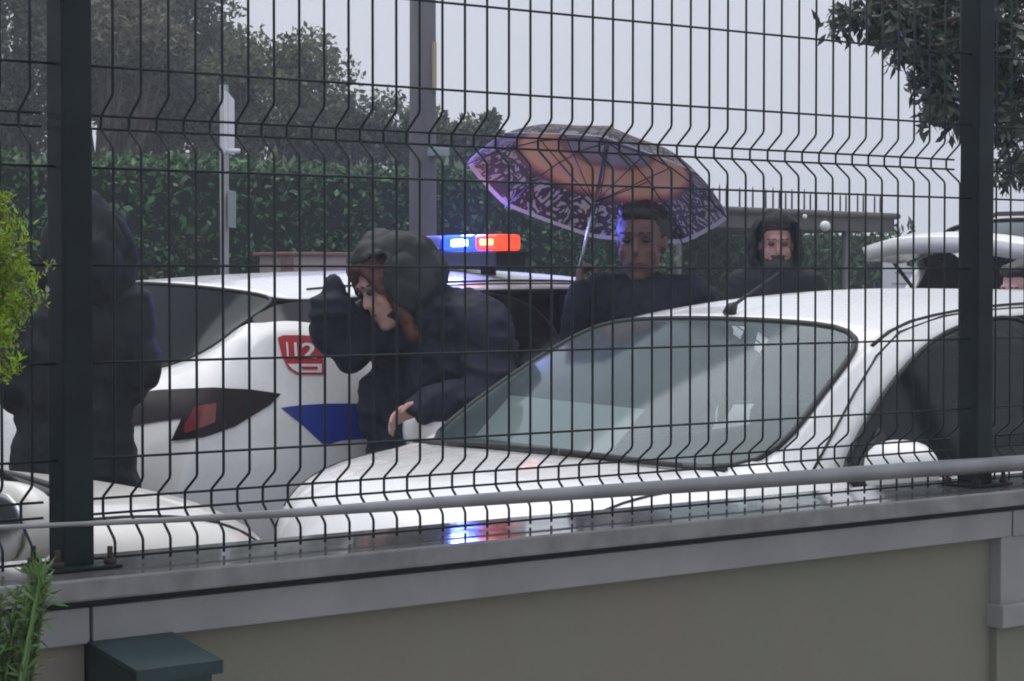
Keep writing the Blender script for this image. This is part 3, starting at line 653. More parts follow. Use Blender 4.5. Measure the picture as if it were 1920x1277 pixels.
def person(label, J, look, skin='skin', jacket='jacket_black', hood=None, hair=None, beard=None, hands=None, hair_long=False,
           bulk=1.0, coat_len=0.0, hood_up=True, hood_open=.50, tip=None, mask=None, hood_back=1.0, head_up=Vector((0, 0, 1)), head_s=1.0, fold=0.012, extra=None):
    """J: joint points; the body is one fused skin, clothes are fused shells around it"""
    ground = Vector((J['pelvis'].x, J['pelvis'].y, 0)); root = empty('person', ground); tag(root, label, 'person')
    L = {k: (v - ground) for k, v in J.items()}
    F = frame(look, head_up); hc = L['head']; f, sd, up = F.col[0], F.col[1], F.col[2]; h = head_s
    def hp(a, b, c): return hc + (f * a + sd * b + up * c) * h
    head = [ell(hp(-.01, 0, .025), (.098 * h, .076 * h, .108 * h), F), ell(hp(.016, 0, -.052), (.080 * h, .063 * h, .086 * h), F),
            rcone(hp(.085, 0, .012), .009 * h, hp(.103, 0, -.026), .012 * h), rcone(hp(.083, .034, .036), .013 * h, hp(.083, -.034, .036), .013 * h),
            rcone(hp(.062, .044, -.022), .021 * h, hp(.052, .05, -.045), .018 * h), rcone(hp(.062, -.044, -.022), .021 * h, hp(.052, -.05, -.045), .018 * h),
            rcone(hp(.085, .018, -.062), .009 * h, hp(.085, -.018, -.062), .009 * h), ell(hp(.062, 0, -.110), (.026 * h, .030 * h, .022 * h), F),
            ell(hp(-.012, .078, .0), (.022 * h, .010 * h, .032 * h), F), ell(hp(-.012, -.078, .0), (.022 * h, .010 * h, .032 * h), F),
            rcone(hp(-.025, 0, -.06), .056, L['neck'], .058)]
    torso = [rcone(L['neck'], .06, L['chest'], .12), rcone(L['chest'], .13, L['pelvis'], .125)]
    arms = []; legs = []
    for sn in ('l', 'r'):
        if 'sh_' + sn in L:
            torso.append(rcone(L['chest'] * .5 + L['neck'] * .5, .07, L['sh_' + sn], .052))
            arms += [rcone(L['sh_' + sn], .052, L['el_' + sn], .042), rcone(L['el_' + sn], .041, L['wr_' + sn], .027)]
        hip = L['hip_' + sn]; kn = L['kn_' + sn]; an_ = L['an_' + sn]
        torso.append(rcone(L['pelvis'], .12, hip, .09))
        legs += [rcone(hip, .085, kn, .056), rcone(kn, .055, an_, .038)]
    hd = []
    for hnd in (hands or []):
        hd += hand_parts(L[hnd['wr']], hnd['dir'], hnd['n'], hnd.get('curl', .6), .86, hnd.get('thumb', 1))
    body = link('body', fuse(head + torso + arms + legs + hd, .0075, 3), skin, root)
    for b in (.033, -.033):
        e = link('eye', mesh_of(ell(hp(.083, b, .012), (.012 * h, .017 * h, .010 * h), F)), 'eye', body)
    for b in (1, -1):
        link('eyebrow', fuse([rcone(hp(.094, .016 * b, .036), .0055 * h, hp(.084, .052 * b, .036), .0045 * h)], .004, 2), 'hair_dark', body)
    link('mouth', fuse([rcone(hp(.0935, .021, -.064), .0035 * h, hp(.0935, -.021, -.064), .0035 * h)], .003, 1), 'lip', body)
    # jacket
    jb = bulk
    jk = [rcone(L['neck'] - up * .0, .085 * jb, L['chest'], .17 * jb), rcone(L['chest'], .175 * jb, L['pelvis'] + Vector((0, 0, -.02)), .17 * jb)]
    for c_, r_ in (extra or []): jk.append(ell(c_ - ground, r_))
    if coat_len: jk.append(rcone(L['pelvis'], .18 * jb, L['pelvis'] + Vector((0, 0, -coat_len)), .20 * jb))
    for sn in ('l', 'r'):
        if 'sh_' + sn in L:
            jk += [rcone(L['chest'] * .55 + L['neck'] * .45, .12 * jb, L['sh_' + sn], .088 * jb), rcone(L['sh_' + sn], .085 * jb, L['el_' + sn], .068 * jb),
                   rcone(L['el_' + sn], .066 * jb, L['el_' + sn].lerp(L['wr_' + sn], 1.02), .046 * jb), rcone(L['chest'], .15 * jb, L['sh_' + sn].lerp(L['pelvis'], .35), .12 * jb)]
    if hood and hood_up: jk.append(rcone(hc - up * .07 - f * .03, .10 * h, L['neck'], .125 * jb))
    if hood and not hood_up:
        jk.append(ell(L['neck'] - f * .10 + up * .03, (.09, .12, .07), F))
    link('jacket', fuse(jk, .011, 5, fold), jacket, root)
    tr = []
    for sn in ('l', 'r'):
        hip = L['hip_' + sn]; kn = L['kn_' + sn]; an_ = L['an_' + sn]
        tr += [rcone(L['pelvis'], .14, hip, .11), rcone(hip, .108, kn, .078), rcone(kn, .077, an_ + Vector((0, 0, .03)), .06)]
        fd = Vector((look.x, look.y, 0)).normalized()
        sh = fuse([ell(an_ + Vector((0, 0, -.03)) - fd * .03, (.05, .045, .05)), rcone(an_ + Vector((0, 0, -.042)), .045, an_ + fd * .14 + Vector((0, 0, -.052)), .036)], .012, 4)
        link('shoe', sh, 'shoes', root)
    link('trousers', fuse(tr, .012, 4, .006), 'trousers', root)
    if hair:
        hs = [ell(hp(-.035, 0, .045), (.098 * h, .092 * h, .100 * h), F), ell(hp(.035, 0, .105), (.055 * h, .070 * h, .035 * h), F)]
        if hair_long:
            hs += [ell(hp(.062, 0, .098), (.045 * h, .072 * h, .030 * h), F), rcone(hp(.03, .078, .05), .028, hp(.03, .088, -.17), .026), rcone(hp(.03, -.078, .05), .028, hp(.03, -.088, -.17), .026), rcone(hp(.078, .05, .085), .018, hp(.066, .072, .01), .015), rcone(hp(.078, -.05, .085), .018, hp(.066, -.072, .01), .015)]
        link('hair', fuse(hs, .009, 4, .006, 40), hair, root)
    if beard:
        link('beard', fuse([ell(hp(.050, 0, -.100), (.056 * h, .068 * h, .055 * h), F), rcone(hp(.022, .064, -.03), .020, hp(.05, .050, -.09), .024), rcone(hp(.022, -.064, -.03), .020, hp(.05, -.050, -.09), .024), rcone(hp(.094, .030, -.047), .009, hp(.094, -.030, -.047), .009)], .008, 3, .003, 60), beard, root)
    if mask:
        link('face_cloth', fuse([ell(hp(.075, .0, -.07), (.038 * h, .052 * h, .045 * h), F)], .008, 4, .004, 40), mask, root)
    if hood and hood_up:
        bm = bmesh.new(); bmesh.ops.create_icosphere(bm, subdivisions=5, radius=1)
        dl = [v for v in bm.verts if v.co.x > hood_open and abs(v.co.y) < .80 and -.95 < v.co.z < .62]
        bmesh.ops.delete(bm, geom=dl, context='VERTS')
        for v in bm.verts:
            c = v.co.copy(); w_ = .118 + .02 * max(0, -c.z)
            x = c.x * (.135 * hood_back if c.x < 0 else .125) - .012; y = c.y * w_; z = c.z * (.150 if c.z > 0 else .175)
            if tip and c.z > .3:
                k = (c.z - .3) / .7; z += tip * k * k; x -= .02 * k
            wv = noise.noise(c * 2.2) * .022 + (.3 - abs(noise.noise(c * 4.3 + Vector((5, 2, 1))))) * .022 + (.3 - abs(noise.noise(c * 9.0))) * .008
            p = hc + (f * x + sd * y + up * (z + .01)) * h
            v.co = p + (p - hc).normalized() * wv
        me = mesh_of(bm); me2 = evaluated(me, [('SOLIDIFY', dict(thickness=.014, offset=1)), ('SMOOTH', dict(factor=.5, iterations=2))])
        link('hood', me2, hood, root)
    return root

def legs_for(J, spread=.1, lean=Vector((0, 0, 0)), axis=None):
    p = J['pelvis']; ax = (axis or RT).normalized()
    for sn, s in (('l', -1), ('r', 1)):
        J['hip_' + sn] = p + ax * s * .09 + Vector((0, 0, -.06))
        J['an_' + sn] = Vector((p.x, p.y, .09)) + ax * s * spread
        J['kn_' + sn] = (J['hip_' + sn] + J['an_' + sn]) / 2 + Vector((0, 0, .02)) - FW * .03
    return J

# standing figure behind the police car, seen from the back
J = dict(head=at(180, 496, 7.0), neck=at(160, 575, 7.0), chest=at(140, 640, 7.0), pelvis=at(140, 830, 7.02),
         sh_l=at(40, 585, 7.0), el_l=at(20, 720, 6.95), wr_l=at(90, 800, 7.22), sh_r=at(232, 578, 7.0), el_r=at(262, 690, 6.98), wr_r=at(190, 800, 7.22))
legs_for(J)
person('person in a long charcoal coat with a pointed hood standing behind the fence post', J, FW * .6 + RT * .5, jacket='coat_grey', hood='coat_grey', tip=.045, coat_len=.25, bulk=1.08, fold=.013,
       hands=[dict(wr='wr_l', dir=Vector((0, 0, -1)), n=-FW), dict(wr='wr_r', dir=Vector((0, 0, -1)), n=-FW, thumb=-1)], head_s=1.02, hood_back=1.25)

# bending figure between the two white cars
J = dict(head=at(728, 536, 7.35), neck=at(790, 600, 7.42), chest=at(862, 655, 7.45), pelvis=at(805, 850, 7.50),
         sh_l=at(770, 625, 7.52), el_l=at(625, 618, 7.36), wr_l=at(700, 650, 7.46),
         sh_r=at(905, 600, 7.28), el_r=at(925, 735, 7.18), wr_r=at(795, 762, 7.10))
legs_for(J)
person('person with auburn hair and dark hooded jacket bending forward between the two white cars', J, (-RT * .78 - FW * .45 + Vector((0, 0, -.42))), skin='skin_pale', jacket='jacket_beacon_blue', hood='hood_grey', head_s=1.0, hood_back=1.35, hood_open=.22,
       hair='hair', hair_long=True, coat_len=.12, extra=[(at(625, 588, 7.34), (.075, .075, .125)), (at(660, 640, 7.40), (.09, .09, .10)), (at(722, 760, 7.48), (.085, .085, .17))], bulk=1.15, fold=.026,
       hands=[dict(wr='wr_r', dir=-RT * .9 - UP * .3, n=-UP * .5 - FW * .5 + RT * .1, curl=.5), dict(wr='wr_l', dir=RT * .8 - UP * .5 + FW * .3, n=-UP, curl=.9)],
       head_up=Vector((0, 0, 1)) - RT * .15)

# umbrella holder
J = dict(head=at(1203, 455, 8.0), neck=at(1206, 545, 8.02), chest=at(1210, 600, 8.03), pelvis=at(1212, 810, 8.03),
         sh_l=at(1128, 562, 8.03), el_l=at(1078, 660, 7.95), wr_l=at(1088, 548, 7.92),
         sh_r=at(1298, 562, 8.03), el_r=at(1325, 690, 8.0), wr_r=at(1310, 800, 7.9))
legs_for(J)
UA = (RT * -.22 - FW * .33 - UP * .92).normalized()            # from the crown down the shaft
UC = at(1120, 357, 8.22)                                       # centre of the rim
grip = at(1090, 512, 8.22 - .38 * .36 / .9)
person('person in a dark jacket holding the patterned umbrella over their head', J, -FW * .9 - RT * .25 + UP * -.05, skin='skin_shaded', jacket='jacket_beacon_blue', hair='hair_dark', head_s=1.06, bulk=1.05,
       hands=[dict(wr='wr_l', dir=UP * .9 + FW * .2, n=-FW * .2 + RT * .9, curl=1.05), dict(wr='wr_r', dir=-UP, n=-FW, curl=.5, thumb=-1)])

# bearded man further down the road
J = dict(head=at(1455, 462, 11.0), neck=at(1455, 526, 11.0), chest=at(1455, 565, 11.02), pelvis=at(1455, 700, 11.02),
         sh_l=at(1392, 535, 11.0), el_l=at(1372, 610, 10.95), wr_l=at(1390, 690, 10.85), sh_r=at(1518, 535, 11.0), el_r=at(1538, 610, 10.95), wr_r=at(1520, 690, 10.85))
legs_for(J)
person('bearded person in dark cap and hood facing the fence beyond the hatchback roof', J, -FW + UP * -.03, skin='skin', jacket='jacket_black', hood='jacket_black', hair='hair_dark', beard='hair_dark', bulk=.95, head_s=1.0,
       hands=[dict(wr='wr_l', dir=-UP, n=-FW), dict(wr='wr_r', dir=-UP, n=-FW, thumb=-1)])

# person beside the van
J = dict(head=at(1914, 546, 10.3), neck=at(1948, 606, 10.32), chest=at(1975, 660, 10.35), pelvis=at(1995, 820, 10.4),
         sh_l=at(1905, 636, 10.3), el_l=at(1885, 720, 10.2), wr_l=at(1870, 780, 10.1), sh_r=at(2045, 640, 10.3), el_r=at(2060, 730, 10.2), wr_r=at(2020, 790, 10.05))
legs_for(J)
person('person in a dark jacket leaning beside the open van, pink face near the post', J, (-RT * .7 - FW * .6 - UP * .2), skin='skin_pale', jacket='jacket_black', hair='hair_dark',
       hands=[dict(wr='wr_l', dir=-UP, n=-FW), dict(wr='wr_r', dir=-UP, n=-FW, thumb=-1)])

# ------------------------------------------------------------------ umbrella
um = empty('umbrella', grip); tag(um, 'open umbrella with orange centre and black and white printed border', 'umbrella')
def umb_mat():
    m = bpy.data.materials.new('printed_canopy'); m.use_nodes = True; nt = m.node_tree; b = nt.nodes['Principled BSDF']; b.inputs['Roughness'].default_value = .5
    at_ = nt.nodes.new('ShaderNodeAttribute'); at_.attribute_name = 'ring'
    sp = nt.nodes.new('ShaderNodeSeparateXYZ'); nt.links.new(at_.outputs['Vector'], sp.inputs[0])
    cmb = nt.nodes.new('ShaderNodeMapping'); cmb.inputs['Scale'].default_value = (1, 1, 0)
    nt.links.new(at_.outputs['Vector'], cmb.inputs[0])
    # print: scrolls and leaves
    vo = nt.nodes.new('ShaderNodeTexVoronoi'); vo.inputs['Scale'].default_value = 7.5; vo.feature = 'DISTANCE_TO_EDGE'
    nz = nt.nodes.new('ShaderNodeTexNoise'); nz.inputs['Scale'].default_value = 4.6; nz.inputs['Distortion'].default_value = 2.6; nz.inputs['Detail'].default_value = 1
    nt.links.new(cmb.outputs[0], vo.inputs['Vector']); nt.links.new(cmb.outputs[0], nz.inputs['Vector'])
    wv = nt.nodes.new('ShaderNodeMath'); wv.operation = 'MULTIPLY'; wv.inputs[1].default_value = 26
    sn = nt.nodes.new('ShaderNodeMath'); sn.operation = 'SINE'; nt.links.new(nz.outputs['Fac'], wv.inputs[0]); nt.links.new(wv.outputs[0], sn.inputs[0])
    st_ = nt.nodes.new('ShaderNodeMath'); st_.operation = 'GREATER_THAN'; st_.inputs[1].default_value = .1; nt.links.new(sn.outputs[0], st_.inputs[0])
    v2 = nt.nodes.new('ShaderNodeMath'); v2.operation = 'GREATER_THAN'; v2.inputs[1].default_value = .075; nt.links.new(vo.outputs['Distance'], v2.inputs[0])
    pm = nt.nodes.new('ShaderNodeMath'); pm.operation = 'MULTIPLY'; nt.links.new(st_.outputs[0], pm.inputs[0]); nt.links.new(v2.outputs[0], pm.inputs[1])
    mp = nt.nodes.new('ShaderNodeMix'); mp.data_type = 'RGBA'; mp.inputs[6].default_value = (.022, .014, .016, 1); mp.inputs[7].default_value = (.20, .185, .175, 1)
    nt.links.new(pm.outputs[0], mp.inputs[0])
    rp = nt.nodes.new('ShaderNodeValToRGB'); cr_ = rp.color_ramp
    cr_.elements[0].position = 0; cr_.elements[0].color = (.11, .108, .11, 1)
    cr_.elements[1].position = 1.0; cr_.elements[1].color = (.3, .12, .05, 1)
    for p, c in ((.30, (.10, .082, .078, 1)), (.36, (.10, .035, .02, 1)), (.40, (.25, .125, .058, 1)), (.62, (.30, .165, .082, 1)), (.655, (.20, .07, .035, 1)), (.69, (.06, .02, .02, 1))):
        e = cr_.elements.new(p); e.color = c
    nt.links.new(sp.outputs['Z'], rp.inputs[0])
    n3 = nt.nodes.new('ShaderNodeTexNoise'); n3.inputs['Scale'].default_value = 5; n3.inputs['Detail'].default_value = 5; nt.links.new(cmb.outputs[0], n3.inputs['Vector'])
    gt = nt.nodes.new('ShaderNodeMath'); gt.operation = 'GREATER_THAN'; gt.inputs[1].default_value = .70; nt.links.new(sp.outputs['Z'], gt.inputs[0])
    mv = nt.nodes.new('ShaderNodeMix'); mv.data_type = 'RGBA'; mv.blend_type = 'MULTIPLY'; mv.inputs[0].default_value = .6
    nt.links.new(rp.outputs[0], mv.inputs[6]); nt.links.new(n3.outputs['Color'], mv.inputs[7])
    mf = nt.nodes.new('ShaderNodeMix'); mf.data_type = 'RGBA'; nt.links.new(gt.outputs[0], mf.inputs[0]); nt.links.new(rp.outputs[0], mf.inputs[6]); nt.links.new(mp.outputs[2], mf.inputs[7])
    ed = nt.nodes.new('ShaderNodeMath'); ed.operation = 'GREATER_THAN'; ed.inputs[1].default_value = .972; nt.links.new(sp.outputs['Z'], ed.inputs[0])
    me_ = nt.nodes.new('ShaderNodeMix'); me_.data_type = 'RGBA'; nt.links.new(ed.outputs[0], me_.inputs[0]); nt.links.new(mf.outputs[2], me_.inputs[6]); me_.inputs[7].default_value = (.25, .235, .235, 1)
    nt.links.new(me_.outputs[2], b.inputs['Base Color'])
    tr = nt.nodes.new('ShaderNodeBsdfTranslucent'); nt.links.new(me_.outputs[2], tr.inputs['Color']); ms = nt.nodes.new('ShaderNodeMixShader'); ms.inputs[0].default_value = .42
    nt.links.new(b.outputs[0], ms.inputs[1]); nt.links.new(tr.outputs[0], ms.inputs[2]); nt.links.new(ms.outputs[0], nt.nodes['Material Output'].inputs['Surface'])
    return m
ux = (RT - UA * RT.dot(UA)).normalized(); uy = UA.cross(ux); UR = .49; UD = .20
def upt(r, th):
    k = (th / (math.pi / 4)) % 1.0; sag = math.cos((k - .5) * math.pi / 1.0)           # 1 mid-gore
    rr = r * (1 - .055 * sag * r); depth = UD * (1 - r ** 2.1) - .0
    return UC - grip + (ux * math.cos(th) + uy * math.sin(th)) * UR * rr - UA * (depth - .018 * sag * r * (1 - r) * 2)
bm = bmesh.new(); NR, NT = 18, 96; ring = []
for i in range(NR + 1):
    r = i / NR
    ring.append([bm.verts.new(upt(max(r, .012), 2 * math.pi * k / NT)) for k in range(NT)])
for i in range(NR):
    for k in range(NT): bm.faces.new((ring[i][k], ring[i][(k + 1) % NT], ring[i + 1][(k + 1) % NT], ring[i + 1][k]))
me = mesh_of(bm); att = me.attributes.new('ring', 'FLOAT_VECTOR', 'POINT')
vals = []
for i in range(NR + 1):
    for k in range(NT): th = 2 * math.pi * k / NT; vals += [i / NR * math.cos(th), i / NR * math.sin(th), i / NR]
att.data.foreach_set('vector', vals)
me.materials.append(umb_mat()); link('canopy', me, None, um)
for k in range(8):
    th = 2 * math.pi * k / 8
    tube('rib', [upt(r, th) + UA * .006 for r in (0.02, .25, .5, .75, 1.0)] , .0028, 'rubber', um, 5)
    tube('strut', [UC - grip + UA * .05, upt(.5, th) + UA * .006], .0022, 'rubber', um, 5)
hub = UC - grip - UA * UD
shaft_end = hub + UA * .62
tube('shaft', [hub - UA * .05, shaft_end], .006, 'chrome', um, 10)
tube('handle', [shaft_end - UA * .02, shaft_end + UA * .08], [.012, .013], 'rubber', um, 10)
tube('ferrule', [hub - UA * .07, hub - UA * .01], [.005, .016], 'rubber', um, 10)

# ------------------------------------------------------------------ foliage
def leaf_mesh(name, pos, size, asp=.45, up_bias=0.0, droop=0.0, rng=RNG, seed_dir=None):
    n = len(pos); pos = np.asarray(pos, float)
    d = rng.normal(size=(n, 3)); d[:, 2] += up_bias - droop
    if seed_dir is not None: d += seed_dir
    d /= np.linalg.norm(d, axis=1)[:, None]
    a = rng.normal(size=(n, 3)); s = np.cross(d, a); s /= np.linalg.norm(s, axis=1)[:, None]; nn = np.cross(d, s)
    sz = (size * rng.uniform(.6, 1.3, n))[:, None]
    v = np.empty((n, 4, 3)); v[:, 0] = pos; v[:, 1] = pos + d * sz * .5 + s * sz * asp * .5 + nn * sz * .06; v[:, 2] = pos + d * sz; v[:, 3] = pos + d * sz * .5 - s * sz * asp * .5 + nn * sz * .06
    me = bpy.data.meshes.new(name); me.vertices.add(n * 4); me.vertices.foreach_set('co', v.reshape(-1))
    me.loops.add(n * 4); me.loops.foreach_set('vertex_index', np.arange(n * 4)); me.polygons.add(n)
    me.polygons.foreach_set('loop_start', np.arange(0, n * 4, 4)); me.polygons.foreach_set('loop_total', np.full(n, 4))
    me.update(); me.validate(); return me
def crown_points(c, rad_, n, clumps, clump_r, rng=RNG, lower=.75):
    cc = rng.normal(size=(clumps, 3)); cc /= np.linalg.norm(cc, axis=1)[:, None]
    cc *= (rng.uniform(.25, 1.0, clumps) ** .5)[:, None]; cc[:, 2] = np.where(cc[:, 2] < 0, cc[:, 2] * lower, cc[:, 2]); cc = cc * np.array(rad_)
    idx = rng.integers(0, clumps, n); g = rng.normal(size=(n, 3)); g /= np.linalg.norm(g, axis=1)[:, None]
    rr = clump_r * rng.uniform(.6, 1.3, clumps)
    p = cc[idx] + g * (rng.uniform(0, 1, n) ** .4 * rr[idx])[:, None]
    return p + np.array(c), cc + np.array(c)
def tree(name, label, base, height, crown_c, crown_r, n, leaf, size, clumps, clump_r, group=None, trunk_r=.16, extra=None):
    root = empty(name, base); tag(root, label, 'tree', group)
    base = Vector(base); cc = Vector(crown_c) - base
    p, cl = crown_points(cc, crown_r, n, clumps, clump_r)
    tr = tube_bm([Vector((0, 0, -.1)), Vector((.05, .02, height * .3)), Vector((-.04, .03, height * .55)), cc * .9], [trunk_r * 1.25, trunk_r, trunk_r * .8, trunk_r * .35], 8)
    for k in range(0, len(cl), max(1, len(cl) // 26)):
        t = Vector(cl[k]); st_ = Vector((0, 0, height * random.uniform(.3, .6))); mid = st_.lerp(t, .5) + Vector((random.uniform(-.1, .1), random.uniform(-.1, .1), .12))
        tube_bm([st_, mid, t], [trunk_r * .4, trunk_r * .22, trunk_r * .06], 5, tr)
    link('trunk', mesh_of(tr), 'bark', root)
    cr_ = link('crown', leaf_mesh('crown', p, size), leaf, root, smooth=False)
    return root
def far_tree(u, v, depth, rw, rh, leaf, label, n=11000, clumps=60, size=.085):
    c = at(u, v, depth); rx = rw
    tree('broadleaf_tree', label, (c.x, c.y, -.1), max(2.5, c.z), c, (rx, rx, rh), n, leaf, size, clumps, rw * .30, 'trees beyond the hedge', .14)
for a in ((40, 60, 25, 1.5, 2.1, 'leaf_b', 'tall olive tree beyond the hedge at the fence post', 48000, 90),
          (195, 95, 24, .85, .75, 'leaf_c', 'dull green tree in front of the tall olive tree beyond the hedge', 18000, 40),
          (300, 120, 27, 1.15, 1.25, 'leaf_a', 'dark green tree with gaps of sky in its top, behind the street sign', 22000, 50),
          (480, 205, 25, 1.0, .80, 'leaf_b', 'rounded olive tree over the hedge right of the street sign', 18000, 44),
          (640, 248, 26, .80, .56, 'leaf_a', 'low dark tree over the hedge left of the utility pole', 13000, 34),
          (815, 272, 26, .62, .45, 'leaf_b', 'small olive tree over the hedge directly behind the utility pole', 9000, 26),
          (893, 282, 24, .34, .33, 'leaf_a', 'low loose shrubby tree beside the umbrella rim above the hedge', 4500, 16)):
    far_tree(*a)

# clipped hedge: a dense core with leaves over it
hg = empty('clipped_hedge', (5, 12.4, .12)); tag(hg, 'tall clipped green hedge running along the far side of the road', 'hedge')
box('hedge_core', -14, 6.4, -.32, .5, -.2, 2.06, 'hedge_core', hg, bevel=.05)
n = 46000
x = RNG.uniform(-8, 6.5, n); side = RNG.uniform(0, 1, n) < .74
bulge = .07 * np.sin(x * 3.1) + .05 * np.sin(x * 7.7 + 1)
y = np.where(side, -.36 + .10 * RNG.normal(size=n) + bulge * .6, RNG.uniform(-.4, .55, n)); z = np.where(side, RNG.uniform(0, 2.12, n), 2.07 + .035 * RNG.normal(size=n) + bulge * .25)
link('foliage', leaf_mesh('foliage', np.stack([x, y, z], 1), .058, .5, 0, .3), 'hedge', hg, smooth=False)
n = 1500; x = RNG.uniform(-8, 6.5, n)
link('young_shoots', leaf_mesh('shoots', np.stack([x, RNG.uniform(-.42, .1, n), 2.06 + .05 * RNG.normal(size=n) + .03 * np.sin(x * 9)], 1), .065, .4, 1.3), 'hedge_tip', hg, smooth=False)
n = 700; x = RNG.uniform(-8, 6.5, n)
link('wet_leaves', leaf_mesh('wet', np.stack([x, np.full(n, -.48), RNG.uniform(.6, 2.0, n)], 1), .045, .6, 0, .4), 'hedge_tip', hg, smooth=False)

# evergreen rows behind the canopy at right
eg = empty('evergreen_screen', (14.5, 16.5, 0)); tag(eg, 'dark evergreen screen behind the low roofed shelter', 'hedge')
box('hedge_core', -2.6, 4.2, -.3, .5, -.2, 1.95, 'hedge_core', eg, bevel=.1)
n = 9000
x = RNG.uniform(-2.7, 4.3, n); col = np.round(x / .28) * .28
link('foliage', leaf_mesh('foliage', np.stack([col + .08 * RNG.normal(size=n), -.35 + .08 * RNG.normal(size=n), RNG.uniform(.2, 2.05, n)], 1), .13, .3, 1.2), 'hedge', eg, smooth=False)

# overhanging tree at right, trunk outside the frame
tb = Vector((8.3, 3.75, 0)); rt = empty('street_tree', tb); tag(rt, 'dark leafed street tree with branches hanging over the right fence post', 'tree')
limbs = tube_bm([Vector((0, 0, -.05)), Vector((.05, .1, 1.2)), Vector((-.1, .2, 2.4)), Vector((-.3, .4, 3.3))], [.13, .11, .09, .05], 10)
pts = []
def hang(u, v, depth, r, n):
    c = at(u, v, depth) - tb; s_ = Vector((-.1, .2, 2.4)); mid = s_.lerp(c, .6) + Vector((0, 0, .25))
    tube_bm([s_, mid, c], [.035, .016, .005], 6, limbs)
    for k in range(9):
        d = Vector((random.gauss(0, 1), random.gauss(0, 1), random.gauss(-.2, .8))).normalized() * r * random.uniform(.6, 1.0)
        tube_bm([c, c + d * .5 + Vector((0, 0, .01)), c + d], [.004, .0028, .0012], 4, limbs)
        for q in range(int(n * 1.5) // 9):
            t = random.uniform(.15, 1.08); pts.append(c + d * t + Vector((random.gauss(0, .016), random.gauss(0, .016), random.gauss(0, .016))))
for a in ((1600, 25, 6.6, .10, 90), (1640, 45, 6.7, .12, 130), (1660, 5, 6.5, .12, 140), (1690, 60, 6.6, .13, 170), (1720, 20, 6.9, .15, 220), (1745, 90, 6.6, .13, 200), (1760, 140, 6.7, .12, 180), (1780, 50, 7.0, .17, 260),
          (1755, 195, 6.6, .075, 80), (1780, 180, 6.8, .11, 150), (1800, 215, 6.7, .07, 70), (1830, 60, 6.8, .18, 260), (1830, 150, 6.9, .16, 240), (1870, 40, 6.7, .17, 260), (1885, 120, 6.9, .17, 260), (1910, 60, 6.7, .18, 260),
          (1880, 190, 6.7, .12, 170), (1915, 170, 6.8, .14, 200), (1900, 240, 6.6, .09, 110), (1925, 300, 6.6, .10, 120), (1890, 330, 6.5, .05, 40), (1940, 220, 6.9, .15, 200), (1700, -30, 6.7, .15, 200), (1800, -30, 6.9, .2, 260), (1900, -40, 6.9, .2, 260), (2000, 80, 6.9, .25, 300), (2050, 200, 6.9, .22, 260)):
    hang(*a)
link('trunk', mesh_of(limbs), 'bark', rt)
link('crown', leaf_mesh('crown', [tuple(p) for p in pts], .046, .36, 0, .7), 'leaf_near', rt, smooth=False)

# garden plants on the near side of the wall
random.seed(21)
cf = empty('conifer_shrub', (1.02, 2.82, .30)); tag(cf, 'yellow green feathery conifer beside the fence post on the garden side', 'shrub')
stem = tube_bm([Vector((0, 0, -.05)), Vector((.0, 0, .6)), Vector((.02, 0, 1.3))], [.03, .02, .006], 8); pts = []; tips = []
CFB = cf.location
for (u, v, r, k) in [(-60, 460, .05, 9), (-20, 430, .045, 9), (10, 470, .04, 9), (30, 500, .035, 10), (42, 540, .03, 10), (20, 570, .05, 14), (35, 600, .04, 12), (0, 620, .06, 16), (20, 650, .045, 12), (-40, 560, .08, 18), (-60, 650, .08, 18), (5, 690, .035, 10), (10, 400, .03, 6), (-100, 500, .1, 18), (-100, 620, .1, 18), (-130, 720, .1, 14)]:
    c = at(u - 28, v + 8, 2.78) - CFB; s_ = Vector((0, 0, max(.2, c.z - .18))); tube_bm([s_, s_.lerp(c, .6), c], [.008, .005, .002], 5, stem)
    for q in range(k):
        d = Vector((random.gauss(0, .5), random.gauss(0, .5), random.gauss(.9, .35))).normalized() * random.uniform(.02, .05)
        b0 = c + Vector((random.uniform(-r, r) * .8, random.uniform(-r, r) * .8, random.uniform(-r, r)))
        for w_ in range(40): pts.append(tuple(b0 + d * random.uniform(0, 1) + Vector((random.gauss(0, .0035), random.gauss(0, .0035), random.gauss(0, .0035)))))
        if random.random() < .16: tips += [tuple(b0 + d * random.uniform(.9, 1.1) + Vector((random.gauss(0, .002),) * 3)) for _ in range(5)]
link('stem', mesh_of(stem), 'bark', cf)
link('foliage', leaf_mesh('f', pts, .010, .30, 1.0), 'conifer', cf, smooth=False)
link('pale_tips', leaf_mesh('f', tips, .011, .5, .6), 'flower', cf, smooth=False)['kind'] = 'stuff'

lv = empty('rosemary_bush', (1.19, 2.72, .30)); tag(lv, 'green needle leafed bush with upright sprigs in front of the coping', 'shrub')
LVB = lv.location; stem = bmesh.new(); pts = []; dirs = []
for k in range(44):
    a = random.uniform(-120, 98); top = at(a, (1075 + max(0, -a) * .1 + random.uniform(0, 130)) if a < 55 else 1045 + random.uniform(0, 60), 2.72 + random.uniform(-.03, .03)) - LVB
    foot = Vector((top.x * .7 - .02, top.y * .6, .30)); lean = Vector((random.gauss(0, .01), 0, 0))
    P_ = [Vector((foot.x * .3, foot.y * .3, -.02)), foot + lean, foot.lerp(top, .6) + lean * .5, top]
    tube_bm(P_, [.006, .0045, .003, .0015], 5, stem)
    for q in range(110):
        t = random.random() ** .7; b0 = foot.lerp(top, t); pts.append(tuple(b0 + Vector((random.gauss(0, .0025),) * 3)))
link('stem', mesh_of(stem), 'sprig', lv)
link('foliage', leaf_mesh('f', pts, .026, .15, 1.1), 'sprig', lv, smooth=False)

